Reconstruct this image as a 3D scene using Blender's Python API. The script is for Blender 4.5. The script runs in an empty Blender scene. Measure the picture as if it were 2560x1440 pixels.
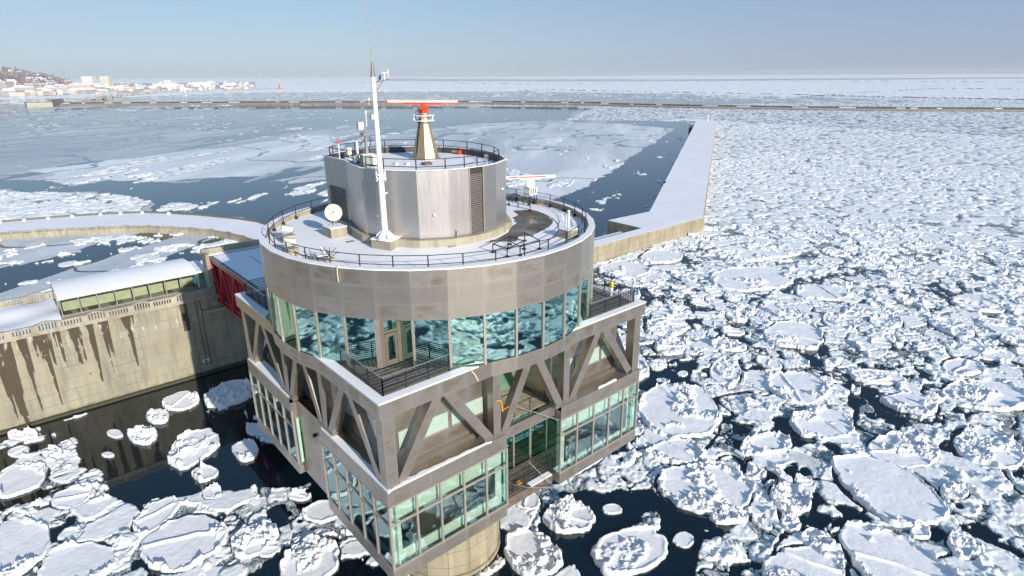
# Harbour observation tower among drift ice, seen from the air
import bpy, math, random
import numpy as np
from mathutils import Matrix, Vector
random.seed(7); np.random.seed(7)
R=math.radians; PI=math.pi
SC=bpy.context.scene
# ---------------------------------------------------------------- camera
cam=bpy.data.cameras.new('camera'); camo=bpy.data.objects.new('camera',cam); SC.collection.objects.link(camo); SC.camera=camo
cam.sensor_width=36.0; cam.lens=21.1640; cam.clip_start=0.5; cam.clip_end=90000
camo.matrix_world=Matrix([[0.753185, 0.222836, -0.618915, -25.568596], [-0.657788, 0.247758, -0.711288, -38.874455], [-0.00516, 0.942847, 0.333187, 42.146643], [0.0, 0.0, 0.0, 1.0]])
CAM=camo.matrix_world.translation.copy()
# ---------------------------------------------------------------- light
SUN_EL=20.0; SUN_AZ_X=-0.083   # the sun stands low behind the camera, over -y
sd=Vector((SUN_AZ_X,-1.0,0)).normalized(); sunv=Vector((sd.x*math.cos(R(SUN_EL)),sd.y*math.cos(R(SUN_EL)),math.sin(R(SUN_EL))))
W=bpy.data.worlds.new('World'); SC.world=W; W.use_nodes=True
wn=W.node_tree.nodes; wl=W.node_tree.links; bg=wn['Background']; sky=wn.new('ShaderNodeTexSky')
sky.sky_type='NISHITA'; sky.sun_disc=False; sky.sun_elevation=R(SUN_EL); sky.sun_rotation=math.atan2(sd.x,sd.y)
sky.altitude=50; sky.air_density=0.9; sky.dust_density=0.6; sky.ozone_density=2.0
bg.inputs['Strength'].default_value=0.13
# pale winter air near the horizon, greyer away from the land side, laid over the physical sky
tc=wn.new('ShaderNodeTexCoord'); sp=wn.new('ShaderNodeSeparateXYZ'); wl.new(tc.outputs['Generated'],sp.inputs[0])
rp=wn.new('ShaderNodeValToRGB'); rp.color_ramp.elements[0].position=0.0; rp.color_ramp.elements[0].color=(.42,.54,.69,1); rp.color_ramp.elements[1].position=.5; rp.color_ramp.elements[1].color=(.16,.30,.52,1)
e_=rp.color_ramp.elements.new(.17); e_.color=(.285,.47,.68,1); wl.new(sp.outputs[2],rp.inputs[0])
rq=wn.new('ShaderNodeValToRGB'); rq.color_ramp.elements[0].position=.45; rq.color_ramp.elements[0].color=(1,1,1,1); rq.color_ramp.elements[1].position=1.0; rq.color_ramp.elements[1].color=(.78,.74,.85,1); wl.new(sp.outputs[0],rq.inputs[0])
mm=wn.new('ShaderNodeMix'); mm.data_type='RGBA'; mm.blend_type='MULTIPLY'; mm.inputs[0].default_value=1; wl.new(rp.outputs[0],mm.inputs[6]); wl.new(rq.outputs[0],mm.inputs[7])
ms=wn.new('ShaderNodeVectorMath'); ms.operation='SCALE'; ms.inputs[3].default_value=.80/.13; wl.new(mm.outputs[2],ms.inputs[0])
mx=wn.new('ShaderNodeMix'); mx.data_type='RGBA'; mx.inputs[0].default_value=.82; wl.new(sky.outputs['Color'],mx.inputs[6]); wl.new(ms.outputs[0],mx.inputs[7]); wl.new(mx.outputs[2],bg.inputs['Color'])
sl=bpy.data.lights.new('sun','SUN'); so=bpy.data.objects.new('sun',sl); SC.collection.objects.link(so)
sl.energy=5.0; sl.angle=R(0.5); sl.color=(1.0,0.92,0.82); so.rotation_euler=(-sunv).to_track_quat('-Z','Y').to_euler()
SC.view_settings.view_transform='Standard'; SC.view_settings.look='None'; SC.view_settings.exposure=0.32; SC.view_settings.gamma=1
try: SC.view_settings.use_curve_mapping=False
except Exception: pass
SC.render.engine='CYCLES'; SC.cycles.max_bounces=8; SC.cycles.transparent_max_bounces=12
# ---------------------------------------------------------------- material helper
def mat(name): 
    m=bpy.data.materials.new(name); m.use_nodes=True; return m, m.node_tree.nodes, m.node_tree.links, m.node_tree.nodes['Principled BSDF']
def N(nt,typ,**kw):
    n=nt.new(typ)
    for k,v in kw.items():
        if k.startswith('i_'): n.inputs[k[2:].replace('_',' ')].default_value=v
        elif k[0]=='n' and k[1:].isdigit(): n.inputs[int(k[1:])].default_value=v
        else: setattr(n,k,v)
    return n
def math_(nt,l,op,a,b=None,c=None,clamp=False):
    n=nt.new('ShaderNodeMath'); n.operation=op; n.use_clamp=clamp
    for i,q in enumerate((a,b,c)):
        if q is None: continue
        if isinstance(q,(int,float)): n.inputs[i].default_value=q
        else: l.new(q,n.inputs[i])
    return n.outputs[0]
def mixc(nt,l,fac,a,b,mode='MIX'):
    n=nt.new('ShaderNodeMix'); n.data_type='RGBA'; n.blend_type=mode
    for i,q in ((0,fac),(6,a),(7,b)):
        if isinstance(q,(int,float)): n.inputs[i].default_value=q
        elif isinstance(q,tuple): n.inputs[i].default_value=q if len(q)==4 else (*q,1)
        else: l.new(q,n.inputs[i])
    return n.outputs[2]
def ramp(nt,l,src,stops,interp='LINEAR'):
    n=nt.new('ShaderNodeValToRGB'); n.color_ramp.interpolation=interp; e=n.color_ramp.elements
    while len(e)<len(stops): e.new(0.5)
    for i,(p,c) in enumerate(stops):
        e[i].position=p; e[i].color=(c,c,c,1) if isinstance(c,(int,float)) else (*c,1)
    l.new(src,n.inputs[0]); return n.outputs[0]
def wpos(nt,l,scale=(1,1,1)):       # position in metres (geometry position)
    g=nt.new('ShaderNodeNewGeometry'); 
    if scale==(1,1,1): return g.outputs['Position']
    m=nt.new('ShaderNodeVectorMath'); m.operation='MULTIPLY'; l.new(g.outputs['Position'],m.inputs[0]); m.inputs[1].default_value=scale; return m.outputs[0]
def noise(nt,l,vec,scale,detail=4,rough=.55):
    n=nt.new('ShaderNodeTexNoise'); n.inputs['Scale'].default_value=scale; n.inputs['Detail'].default_value=detail; n.inputs['Roughness'].default_value=rough; l.new(vec,n.inputs['Vector']); return n.outputs[0]
def bump(nt,l,h,b,strength=.3,dist=.05):
    n=nt.new('ShaderNodeBump'); n.inputs['Strength'].default_value=strength; n.inputs['Distance'].default_value=dist; l.new(h,n.inputs['Height']); l.new(n.outputs[0],b.inputs['Normal'])
def plain(name,col,rough=.5,metal=0.0,var=.15,scale=1.5,bmp=0.0):
    m,nt,l,b=mat(name); n=noise(nt,l,wpos(nt,l),scale)
    f=ramp(nt,l,n,[(.3,1-var),(.7,1+var*.4)])
    l.new(mixc(nt,l,1.0,(*col,1),f,'MULTIPLY'),b.inputs['Base Color']); b.inputs['Roughness'].default_value=rough; b.inputs['Metallic'].default_value=metal
    if bmp: bump(nt,l,noise(nt,l,wpos(nt,l),scale*6),b,bmp,.03)
    return m
M={}
M['dark']=plain('dark_painted_steel',(.012,.014,.02),.45)
M['darkwood']=plain('weathered_deck_board',(.13,.10,.08),.8,var=.5,scale=3)
M['white']=plain('white_painted_steel',(.78,.78,.76),.35,var=.06)
M['offwhite']=plain('cream_enamel',(.62,.63,.52),.5)
M['redpaint']=plain('red_painted_steel',(.42,.012,.03),.4,var=.25,scale=.8)
M['orange']=plain('bright_red_orange_paint',(.75,.06,.02),.4)
M['pink']=plain('faded_pale_pink_cover',(.80,.56,.50),.5,var=.08)
M['greybox']=plain('grey_green_cabinet_paint',(.25,.28,.25),.5)
M['rope']=plain('pale_rope',(.6,.52,.35),.8)
M['ropeor']=plain('orange_rope',(.75,.28,.02),.7)
M['alu']=plain('dull_aluminium',(.45,.45,.43),.35,.7)
def steel_panel(name,c1,c2,rough=.36,line=(.55,.52,.46),stain=.75,metal=.62):
    m,nt,l,b=mat(name); uv=nt.new('ShaderNodeUVMap'); uv.uv_map='UVMap'
    s=nt.new('ShaderNodeSeparateXYZ'); l.new(uv.outputs[0],s.inputs[0]); g=nt.new('ShaderNodeNewGeometry')
    def edge(c,w): 
        a=math_(nt,l,'ABSOLUTE',math_(nt,l,'SUBTRACT',c,.5)); return math_(nt,l,'GREATER_THAN',a,.5-w)
    ln=math_(nt,l,'MAXIMUM',edge(s.outputs[0],.009),edge(s.outputs[1],.016))
    # brown bloom inside each panel, paler towards its borders
    def inner(c): 
        a=math_(nt,l,'ABSOLUTE',math_(nt,l,'SUBTRACT',c,.5)); return ramp(nt,l,a,[(.30,1.0),(.47,0.0)])
    nz=noise(nt,l,wpos(nt,l,(.8,.8,1.6)),.9,5,.6)
    st=math_(nt,l,'MULTIPLY',math_(nt,l,'MULTIPLY',inner(s.outputs[0]),inner(s.outputs[1])),ramp(nt,l,nz,[(.42,0.0),(.6,1.0)]))
    st=math_(nt,l,'MULTIPLY',st,math_(nt,l,'MULTIPLY',g.outputs['Random Per Island'],stain))
    streak=noise(nt,l,wpos(nt,l,(3,3,.25)),1.6,4,.6)
    base=mixc(nt,l,ramp(nt,l,streak,[(.3,0.0),(.75,.3)]),(*c1,1),(*[q*.86 for q in c1],1))
    col=mixc(nt,l,st,base,(*c2,1))
    v=math_(nt,l,'MULTIPLY_ADD',g.outputs['Random Per Island'],.16,.92); col=mixc(nt,l,1.0,col,v,'MULTIPLY')
    col=mixc(nt,l,math_(nt,l,'MULTIPLY',ln,.38),col,(*line,1))
    l.new(col,b.inputs['Base Color']); b.inputs['Metallic'].default_value=metal
    l.new(math_(nt,l,'MULTIPLY_ADD',streak,.2,rough-.08),b.inputs['Roughness'])
    bump(nt,l,noise(nt,l,wpos(nt,l),.9,2),b,.25,.03)
    return m
M['steel']=steel_panel('weathered_stainless_panel',(.43,.39,.345),(.27,.21,.13),rough=.34,metal=.8)
M['steelg']=steel_panel('grey_stainless_panel',(.56,.53,.51),(.48,.44,.41),rough=.36,stain=.2,line=(.40,.38,.36),metal=.85)
M['steelf']=steel_panel('warm_brown_stainless',(.40,.36,.315),(.25,.19,.115),rough=.32,metal=.8)
M['mull']=plain('champagne_window_frame',(.42,.36,.32),.4,.5)
# concrete with pour lines, white lime and rust drips (wet and stained concrete)
def concrete(name,col,stains=False):
    m,nt,l,b=mat(name); p=wpos(nt,l); s=nt.new('ShaderNodeSeparateXYZ'); l.new(p,s.inputs[0])
    n1=noise(nt,l,p,.25,6,.6); n2=noise(nt,l,wpos(nt,l,(1,1,.12)),1.1,5,.65)
    c=mixc(nt,l,ramp(nt,l,n1,[(.3,0.0),(.7,1.0)]),(*[q*.78 for q in col],1),(*[min(1,q*1.12) for q in col],1))
    c=mixc(nt,l,ramp(nt,l,n2,[(.44,0.0),(.7,.75)]),c,(*[q*.45 for q in col],1))
    zf=math_(nt,l,'FRACT',math_(nt,l,'MULTIPLY',s.outputs[2],.62)); c=mixc(nt,l,math_(nt,l,'LESS_THAN',zf,.035),c,(*[q*.45 for q in col],1))
    if stains:
        n5=noise(nt,l,wpos(nt,l,(1,1,.22)),.42,4,.6); c=mixc(nt,l,ramp(nt,l,n5,[(.5,0.0),(.62,.55)]),c,(.30,.27,.19,1))
        xx=N(nt,'ShaderNodeCombineXYZ'); l.new(s.outputs[0],xx.inputs[0]); warp=noise(nt,l,wpos(nt,l,(.5,.5,.5)),1.2,3)
        l.new(math_(nt,l,'MULTIPLY',warp,.35),xx.inputs[1])
        na=noise(nt,l,xx.outputs[0],1.15,2,.5); nb=noise(nt,l,xx.outputs[0],.33,2,.6)
        depth=math_(nt,l,'SUBTRACT',11.9,s.outputs[2])
        lim=math_(nt,l,'MULTIPLY',math_(nt,l,'SUBTRACT',na,.47),75.0)
        lim=math_(nt,l,'MULTIPLY',lim,ramp(nt,l,nb,[(.40,0.25),(.55,1.0)]))
        zone=math_(nt,l,'LESS_THAN',s.outputs[0],-14.5)
        mid=math_(nt,l,'MULTIPLY',math_(nt,l,'LESS_THAN',math_(nt,l,'ABSOLUTE',math_(nt,l,'ADD',s.outputs[0],8.3)),.45),math_(nt,l,'LESS_THAN',depth,4.5))
        st=math_(nt,l,'MAXIMUM',math_(nt,l,'MULTIPLY',math_(nt,l,'LESS_THAN',depth,lim),zone),math_(nt,l,'MULTIPLY',mid,math_(nt,l,'GREATER_THAN',na,.44)))
        c=mixc(nt,l,math_(nt,l,'MULTIPLY',st,.9),c,(.045,.028,.016,1))
        lime=math_(nt,l,'MULTIPLY',ramp(nt,l,noise(nt,l,wpos(nt,l,(1.5,1.5,.35)),1.4,4),[(.60,0.0),(.70,1.0)]),math_(nt,l,'LESS_THAN',depth,3.2)); c=mixc(nt,l,math_(nt,l,'MULTIPLY',lime,.6),c,(.62,.58,.5,1))
        al=ramp(nt,l,math_(nt,l,'MULTIPLY_ADD',noise(nt,l,p,.8,4),1.2,math_(nt,l,'MULTIPLY',s.outputs[2],-1.0)),[(-.0,0.0),(.5,1.0)]); c=mixc(nt,l,math_(nt,l,'MULTIPLY',al,.8),c,(.07,.075,.03,1))
    l.new(c,b.inputs['Base Color']); b.inputs['Roughness'].default_value=.85; bump(nt,l,noise(nt,l,p,5,5),b,.35,.03); return m
M['conc']=concrete('weathered_concrete',(.38,.35,.27)); M['concw']=concrete('stained_sea_wall_concrete',(.30,.285,.215),True)
M['concp']=concrete('yellowish_column_concrete',(.33,.29,.20)); M['concf']=concrete('far_dull_concrete',(.22,.21,.20))
def snowm(name,col,sc=1.2,dirt=0.0):
    m,nt,l,b=mat(name); p=wpos(nt,l); n=noise(nt,l,p,sc*.3,6,.55); n2=noise(nt,l,p,sc*6,4,.6)
    c=mixc(nt,l,ramp(nt,l,n,[(.3,0.0),(.7,1.0)]),(*col,1),(*[min(.92,q*1.1) for q in col],1))
    nl=noise(nt,l,wpos(nt,l),.09,5,.65); c=mixc(nt,l,ramp(nt,l,nl,[(.35,0.0),(.6,.35)]),c,(*[q*.82 for q in col],1))
    if dirt: c=mixc(nt,l,ramp(nt,l,n2,[(.60,0.0),(.68,dirt)]),c,(.25,.22,.18,1))
    l.new(c,b.inputs['Base Color']); b.inputs['Roughness'].default_value=.65; bump(nt,l,math_(nt,l,'MULTIPLY_ADD',n2,.25,n),b,.5,.06); return m
M['snow']=snowm('wind_packed_snow',(.80,.80,.82)); 
def glassm(name,tint,fac,tr):
    m,nt,l,b=mat(name); nt.remove(b); out=nt['Material Output']
    g=N(nt,'ShaderNodeBsdfGlossy',i_Roughness=.02); g.inputs['Color'].default_value=(*tint,1)
    t=N(nt,'ShaderNodeBsdfTransparent'); t.inputs['Color'].default_value=(*tr,1)
    lw=N(nt,'ShaderNodeFresnel',i_IOR=1.5); f=math_(nt,l,'ADD',lw.outputs[0],fac,clamp=True)
    mx=nt.new('ShaderNodeMixShader'); l.new(f,mx.inputs[0]); l.new(t.outputs[0],mx.inputs[1]); l.new(g.outputs[0],mx.inputs[2])
    w=noise(nt,l,wpos(nt,l),.6,1); bp=nt.new('ShaderNodeBump'); bp.inputs['Strength'].default_value=.02; bp.inputs['Distance'].default_value=.03; l.new(w,bp.inputs['Height']); l.new(bp.outputs[0],g.inputs['Normal'])
    l.new(mx.outputs[0],out.inputs['Surface']); return m
M['glass']=glassm('teal_coated_glass',(.50,.83,.77),.60,(.26,.42,.35))
M['glassl']=glassm('pale_green_glass',(.62,.88,.88),.30,(.80,.93,.86))
def watermat():
    m,nt,l,b=mat('dark_sea_water'); p=wpos(nt,l)
    b.inputs['Base Color'].default_value=(.001,.007,.012,1); b.inputs['Roughness'].default_value=.06; b.inputs['IOR'].default_value=1.5
    n=noise(nt,l,p,1.3,3); n2=noise(nt,l,wpos(nt,l,(.02,.05,1)),1,4); l.new(ramp(nt,l,n2,[(.4,.03),(.6,.09)]),b.inputs['Roughness'])
    bump(nt,l,n,b,.05,.03); return m
M['water']=watermat()
def icemat(name,low,mid,top,z0=.03,z1=.16,slush=False):
    m,nt,l,b=mat(name); p=wpos(nt,l); s=nt.new('ShaderNodeSeparateXYZ'); l.new(p,s.inputs[0])
    mr=N(nt,'ShaderNodeMapRange',n1=z0,n2=z1); l.new(s.outputs[2],mr.inputs[0])
    n=noise(nt,l,p,1.7,6,.65); nb=noise(nt,l,p,.11,3); fine=noise(nt,l,p,5.5,4,.75)
    hi=mixc(nt,l,ramp(nt,l,n,[(.35,0.0),(.65,1.0)]),(*top,1),(*mid,1))
    lo=ramp(nt,l,fine,[(.43,(.015,.03,.038)),(.52,(.16,.21,.22)),(.60,(.66,.70,.71))]) if slush else (*low,1)
    c=mixc(nt,l,mr.outputs[0],lo,hi)
    gp=math_(nt,l,'MULTIPLY',ramp(nt,l,nb,[(.60,0.0),(.72,.35)]),math_(nt,l,'LESS_THAN',s.outputs[2],.30)); c=mixc(nt,l,gp,c,(.42,.58,.56,1))
    l.new(c,b.inputs['Base Color']); b.inputs['Roughness'].default_value=.55; bump(nt,l,noise(nt,l,p,7,5,.75),b,.7,.06); return m
M['ice']=icemat('broken_sea_ice',(.20,.30,.31),(.75,.78,.79),(.85,.86,.86),.03,.15,True)
M['floe']=icemat('snow_covered_floe',(.36,.50,.50),(.78,.79,.81),(.86,.86,.87),.0,.16)
def thinmat():
    m,nt,l,b=mat('thin_frosted_ice'); a=N(nt,'ShaderNodeAttribute',attribute_name='frost'); p=wpos(nt,l)
    dx,dy=(0.782,0.623); cr=[]
    for vx,vy in ((dx,dy),(-dy,dx)):
        d=nt.new('ShaderNodeVectorMath'); d.operation='DOT_PRODUCT'; l.new(p,d.inputs[0]); d.inputs[1].default_value=(vx,vy,0); cr.append(d.outputs['Value'])
    cb=nt.new('ShaderNodeCombineXYZ'); l.new(math_(nt,l,'MULTIPLY',cr[0],.006),cb.inputs[0]); l.new(math_(nt,l,'MULTIPLY',cr[1],.045),cb.inputs[1])
    n=noise(nt,l,cb.outputs[0],1.0,7,.62); n2=noise(nt,l,wpos(nt,l,(.25,.6,1)),1.0,5,.7)
    t=math_(nt,l,'ADD',math_(nt,l,'ADD',a.outputs['Fac'],math_(nt,l,'MULTIPLY',math_(nt,l,'SUBTRACT',n,.5),1.9)),math_(nt,l,'MULTIPLY',math_(nt,l,'SUBTRACT',n2,.5),.9),clamp=True)
    l.new(ramp(nt,l,t,[(.0,(.38,.42,.45)),(.35,(.50,.53,.55)),(.62,(.63,.65,.67)),(.9,(.80,.82,.83))]),b.inputs['Base Color']); b.inputs['Roughness'].default_value=.45; return m
M['thin']=thinmat()
# ---------------------------------------------------------------- mesh builder
def wl_(o):
    v=Vector((0,0,0))
    while o is not None: v+=o.location; o=o.parent
    return v
class MB:
    def __init__(s): s.v=[]; s.f=[]; s.uv=[]
    def face(s,pts,uv=None):
        n=len(s.v); s.v+= [tuple(p) for p in pts]; s.f.append(tuple(range(n,n+len(pts))))
        if uv is None: uv=[(0,0),(1,0),(1,1),(0,1)] if len(pts)==4 else [(.5,.5)]*len(pts)
        s.uv+=uv; return s
    def solid(s,vs,fs,uvs=None):
        n=len(s.v); s.v+=[tuple(p) for p in vs]
        for f in fs:
            s.f.append(tuple(n+i for i in f)); s.uv+= [(0,0),(1,0),(1,1),(0,1)] if len(f)==4 else [(.5,.5)]*len(f)
        return s
    def box(s,x0,x1,y0,y1,z0,z1):
        v=[(x,y,z) for z in (z0,z1) for x,y in ((x0,y0),(x1,y0),(x1,y1),(x0,y1))]
        return s.solid(v,[(3,2,1,0),(4,5,6,7),(0,1,5,4),(1,2,6,5),(2,3,7,6),(3,0,4,7)])
    def beam(s,p,q,w,h,up=(0,0,1),taper=1.0):
        p=Vector(p); q=Vector(q); d=(q-p).normalized(); u=Vector(up); a=d.cross(u)
        if a.length<1e-4: a=d.cross(Vector((1,0,0)))
        a.normalize(); b=a.cross(d).normalized(); v=[]
        for c,k in ((p,1.0),(q,taper)):
            for sa,sb in ((-1,-1),(1,-1),(1,1),(-1,1)): v.append(c+a*sa*w/2*k+b*sb*h/2*k)
        return s.solid(v,[(0,1,2,3),(7,6,5,4),(4,5,1,0),(5,6,2,1),(6,7,3,2),(7,4,0,3)])
    def tube(s,p,q,r,n=8,r2=None):
        p=Vector(p); q=Vector(q); d=(q-p).normalized(); a=d.orthogonal().normalized(); b=d.cross(a); r2=r if r2 is None else r2; v=[]
        for c,k in ((p,r),(q,r2)):
            for i in range(n): t=2*PI*i/n; v.append(c+(a*math.cos(t)+b*math.sin(t))*k)
        return s.solid(v,[tuple(range(n-1,-1,-1)),tuple(range(n,2*n))]+[(i,(i+1)%n,n+(i+1)%n,n+i) for i in range(n)])
    def path(s,pts,r,n=6):
        for a,b in zip(pts[:-1],pts[1:]): s.tube(a,b,r,n)
        return s
    def prism(s,poly,z0,z1):
        n=len(poly); v=[(x,y,z0) for x,y in poly]+[(x,y,z1) for x,y in poly]
        return s.solid(v,[tuple(range(n-1,-1,-1)),tuple(range(n,2*n))]+[(i,(i+1)%n,n+(i+1)%n,n+i) for i in range(n)])
    def frust(s,c,z0,z1,r0,r1,n,ph=0.0):
        v=[(c[0]+r*math.cos(ph+2*PI*i/n),c[1]+r*math.sin(ph+2*PI*i/n),z) for r,z in ((r0,z0),(r1,z1)) for i in range(n)]
        return s.solid(v,[tuple(range(n-1,-1,-1)),tuple(range(n,2*n))]+[(i,(i+1)%n,n+(i+1)%n,n+i) for i in range(n)])
    def ring(s,c,r0,r1,z0,z1,n=36,a0=0.0,a1=2*PI,ph=0.0):      # annulus solid between two radii
        for i in range(n):
            t0=ph+a0+(a1-a0)*i/n; t1=ph+a0+(a1-a0)*(i+1)/n
            P=lambda r,t,z:(c[0]+r*math.cos(t),c[1]+r*math.sin(t),z)
            v=[P(r0,t0,z0),P(r1,t0,z0),P(r1,t1,z0),P(r0,t1,z0),P(r0,t0,z1),P(r1,t0,z1),P(r1,t1,z1),P(r0,t1,z1)]
            f=[(3,2,1,0),(4,5,6,7),(1,2,6,5),(3,0,4,7)]
            if a1-a0<2*PI-.01: f+=([(0,1,5,4)] if i==0 else [])+([(2,3,7,6)] if i==n-1 else [])
            s.solid(v,f)
        return s
    def panels(s,a,b,z0,z1,nx,nz,base=0):   # panelled vertical wall from a to b (outward = right-hand side of a->b)
        a=Vector(a[:2]); b=Vector(b[:2])
        for i in range(nx):
            p=a.lerp(b,i/nx); q=a.lerp(b,(i+1)/nx)
            for j in range(nz):
                h0=z0+(z1-z0)*j/nz; h1=z0+(z1-z0)*(j+1)/nz; s.face([(p.x,p.y,h0),(q.x,q.y,h0),(q.x,q.y,h1),(p.x,p.y,h1)])
        return s
    def ball(s,c,r,n=10,m=6,sc=(1,1,1)):
        v=[(c[0],c[1],c[2]-r*sc[2])]
        for j in range(1,m):
            t=PI*j/m
            for i in range(n): v.append((c[0]+r*sc[0]*math.sin(t)*math.cos(2*PI*i/n),c[1]+r*sc[1]*math.sin(t)*math.sin(2*PI*i/n),c[2]-r*sc[2]*math.cos(t)))
        v.append((c[0],c[1],c[2]+r*sc[2])); f=[(0,1+(i+1)%n,1+i) for i in range(n)]
        for j in range(m-2):
            for i in range(n): a=1+j*n+i; b=1+j*n+(i+1)%n; f.append((a,b,b+n,a+n))
        L=len(v)-1; o=1+(m-2)*n; f+=[(L,o+i,o+(i+1)%n) for i in range(n)]
        return s.solid(v,f)
    def build(s,name,m,parent=None,world=True,smooth=False):
        me=bpy.data.meshes.new(name); off=wl_(parent) if (parent is not None and world) else Vector((0,0,0))
        me.from_pydata([(p[0]-off.x,p[1]-off.y,p[2]-off.z) for p in s.v],[],s.f)
        u=me.uv_layers.new(name='UVMap'); u.data.foreach_set('uv',np.array(s.uv,dtype=np.float32).ravel())
        me.materials.append(m if not isinstance(m,str) else M[m])
        if smooth: me.polygons.foreach_set('use_smooth',[True]*len(me.polygons))
        me.update(); o=bpy.data.objects.new(name,me); SC.collection.objects.link(o); o.parent=parent; return o
def tag(o,label=None,cat=None,group=None,kind=None):
    if label: o['label']=label
    if cat: o['category']=cat
    if group: o['group']=group
    if kind: o['kind']=kind
    return o
def thing(name,loc,label,cat,group=None,rz=0.0):
    o=bpy.data.objects.new(name,None); o.empty_display_size=.2; SC.collection.objects.link(o); o.location=loc; o.rotation_euler[2]=rz; return tag(o,label,cat,group)
def copy_tree(o,parent=None):
    c=o.copy(); SC.collection.objects.link(c); c.parent=parent
    for ch in list(o.children): copy_tree(ch,c)
    return c
# ================================================================ the observation tower
T=thing('observation_tower',(0,0,0),'large stainless steel observation tower with round glazed drum, standing in drift ice','tower')
HALF=12.0; RD=12.63; ZP=25.0; ZL=19.04
def P36(i,r=RD): t=R(10*i); return (r*math.cos(t),r*math.sin(t))
# column
mb=MB(); mb.frust((0,0),-8,9.6,4.85,4.85,16,R(11.25)); mb.frust((0,0),9.62,12.4,4.78,4.78,16,R(11.25)); mb.ring((0,0),4.6,5.0,0.35,0.75,32)
for i in range(16): t=R(22.5*i+11.25); mb.beam((4.86*math.cos(t),4.86*math.sin(t),-2),(4.86*math.cos(t),4.86*math.sin(t),12.4),.06,.06)
mb.build('column','concp',T)
# lower cabins: four corner boxes joined by the recessed middle bays
body=MB(); ZB=12.35
body.box(-11.2,11.2,-8.6,8.6,ZB+.05,12.75); body.box(-8.6,8.6,-11.0,11.0,ZB+.1,12.7)
for sx in (-1,1):
    for sy in (-1,1):
        x0,x1=sorted((sx*2.62,sx*11.86)); y0,y1=sorted((sy*2.62,sy*11.86)); body.box(x0,x1,y0,y1,ZB,12.9)
body.box(-8.5,8.5,-8.5,8.5,12.8,18.6)
fl=body.build('cabin_floor','steelf',T)
def face_pt(face,u,d):  # u along the face, d = outward distance
    return {0:(u,-d),1:(d,u),2:(-u,d),3:(-d,-u)}[face]
XW=[-11.86,-9.98,-8.2,-6.35,-4.48,-2.66]
wallmb=MB(); cap=MB(); frames=MB(); inner=MB(); snowc=MB()
for face in range(4):
    for side in (-1,1):
        wallmb=MB(); sill=MB(); frames=MB(); inner=MB()
        us=XW if side<0 else [-u for u in XW[::-1]]
        a=face_pt(face,us[0]-(.06 if side<0 else 0),11.92); b=face_pt(face,us[-1]+(.06 if side>0 else 0),11.92)
        sill.panels(a,b,ZB-.05,13.25,5,1); wallmb.panels(a,b,17.95,ZL,3,1)
        for k in range(5):
            u0,u1=us[k]+.05,us[k+1]-.05
            w=MB(); p=face_pt(face,u0,11.86); q=face_pt(face,u1,11.86)
            w.face([(p[0],p[1],13.25),(q[0],q[1],13.25),(q[0],q[1],17.95),(p[0],p[1],17.95)]); wo=w.build('window','glassl',T)
            fr=MB(); fr.beam((*face_pt(face,u0,11.88),16.55),(*face_pt(face,u1,11.88),16.55),.12,.12); fr.build('transom','mull',wo)
        for k,u in enumerate(us): frames.beam((*face_pt(face,u,11.88),13.2),(*face_pt(face,u,11.88),17.98),.14,.14,(0,1,0) if face%2 else (1,0,0))
        for z in (13.28,17.92): frames.beam((*face_pt(face,us[0],11.885),z),(*face_pt(face,us[-1],11.885),z),.1,.1)
        # white linings standing behind the glass
        lo,hi=us[0]+.1,us[-1]-.1; d=11.35
        def lin(u0,u1,z0,z1):
            p=face_pt(face,u0,d); q=face_pt(face,u1,d); inner.beam((p[0],p[1],(z0+z1)/2),(q[0],q[1],(z0+z1)/2),.08,z1-z0)
        lin(lo,hi,16.35,18.1); lin(lo,lo+.85,12.95,16.35); lin(hi-.55,hi,12.95,16.35); lin(lo+.85,hi-.55,12.95,13.95 if side<0 else 13.5)
        # box side turned to the middle bay
        ue=us[-1] if side<0 else us[0]; p=face_pt(face,ue,11.9); q=face_pt(face,ue,8.6)
        if side>0: p,q=q,p
        sill.face([(p[0],p[1],ZB-.05),(q[0],q[1],ZB-.05),(q[0],q[1],13.2),(p[0],p[1],13.2)]); wallmb.face([(p[0],p[1],17.9),(q[0],q[1],17.9),(q[0],q[1],ZL),(p[0],p[1],ZL)])
        if face!=3:
            w=MB(); w.face([(p[0],p[1],13.2),(q[0],q[1],13.2),(q[0],q[1],17.9),(p[0],p[1],17.9)]); w.build('window','glass',T)
        else: wallmb.face([(p[0],p[1],13.2),(q[0],q[1],13.2),(q[0],q[1],17.9),(p[0],p[1],17.9)])
        wallmb.build('cabin_wall','steelf',T); sill.build('cabin_sill','steelf',T); frames.build('window_frame','mull',T); inner.build('wall_lining',M.setdefault('lining',plain('white_sunlit_lining',(.80,.82,.76),.7,var=.08)),T)
# ledge over the cabins
for face in range(4):
    for side in (-1,1):
        u0,u1=(-11.86,-2.66) if side<0 else (2.66,11.86)
        a=[face_pt(face,u0,11.9),face_pt(face,u1,11.9),face_pt(face,min(u1,11.0) if side>0 else u1,8.5),face_pt(face,u0 if side>0 else max(u0,-11.0),8.5)]
        led=MB(); led.prism(a,ZL-.35,ZL-.02-(.006 if face%2 else 0)); led.build('ledge','steelf',T)
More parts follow.
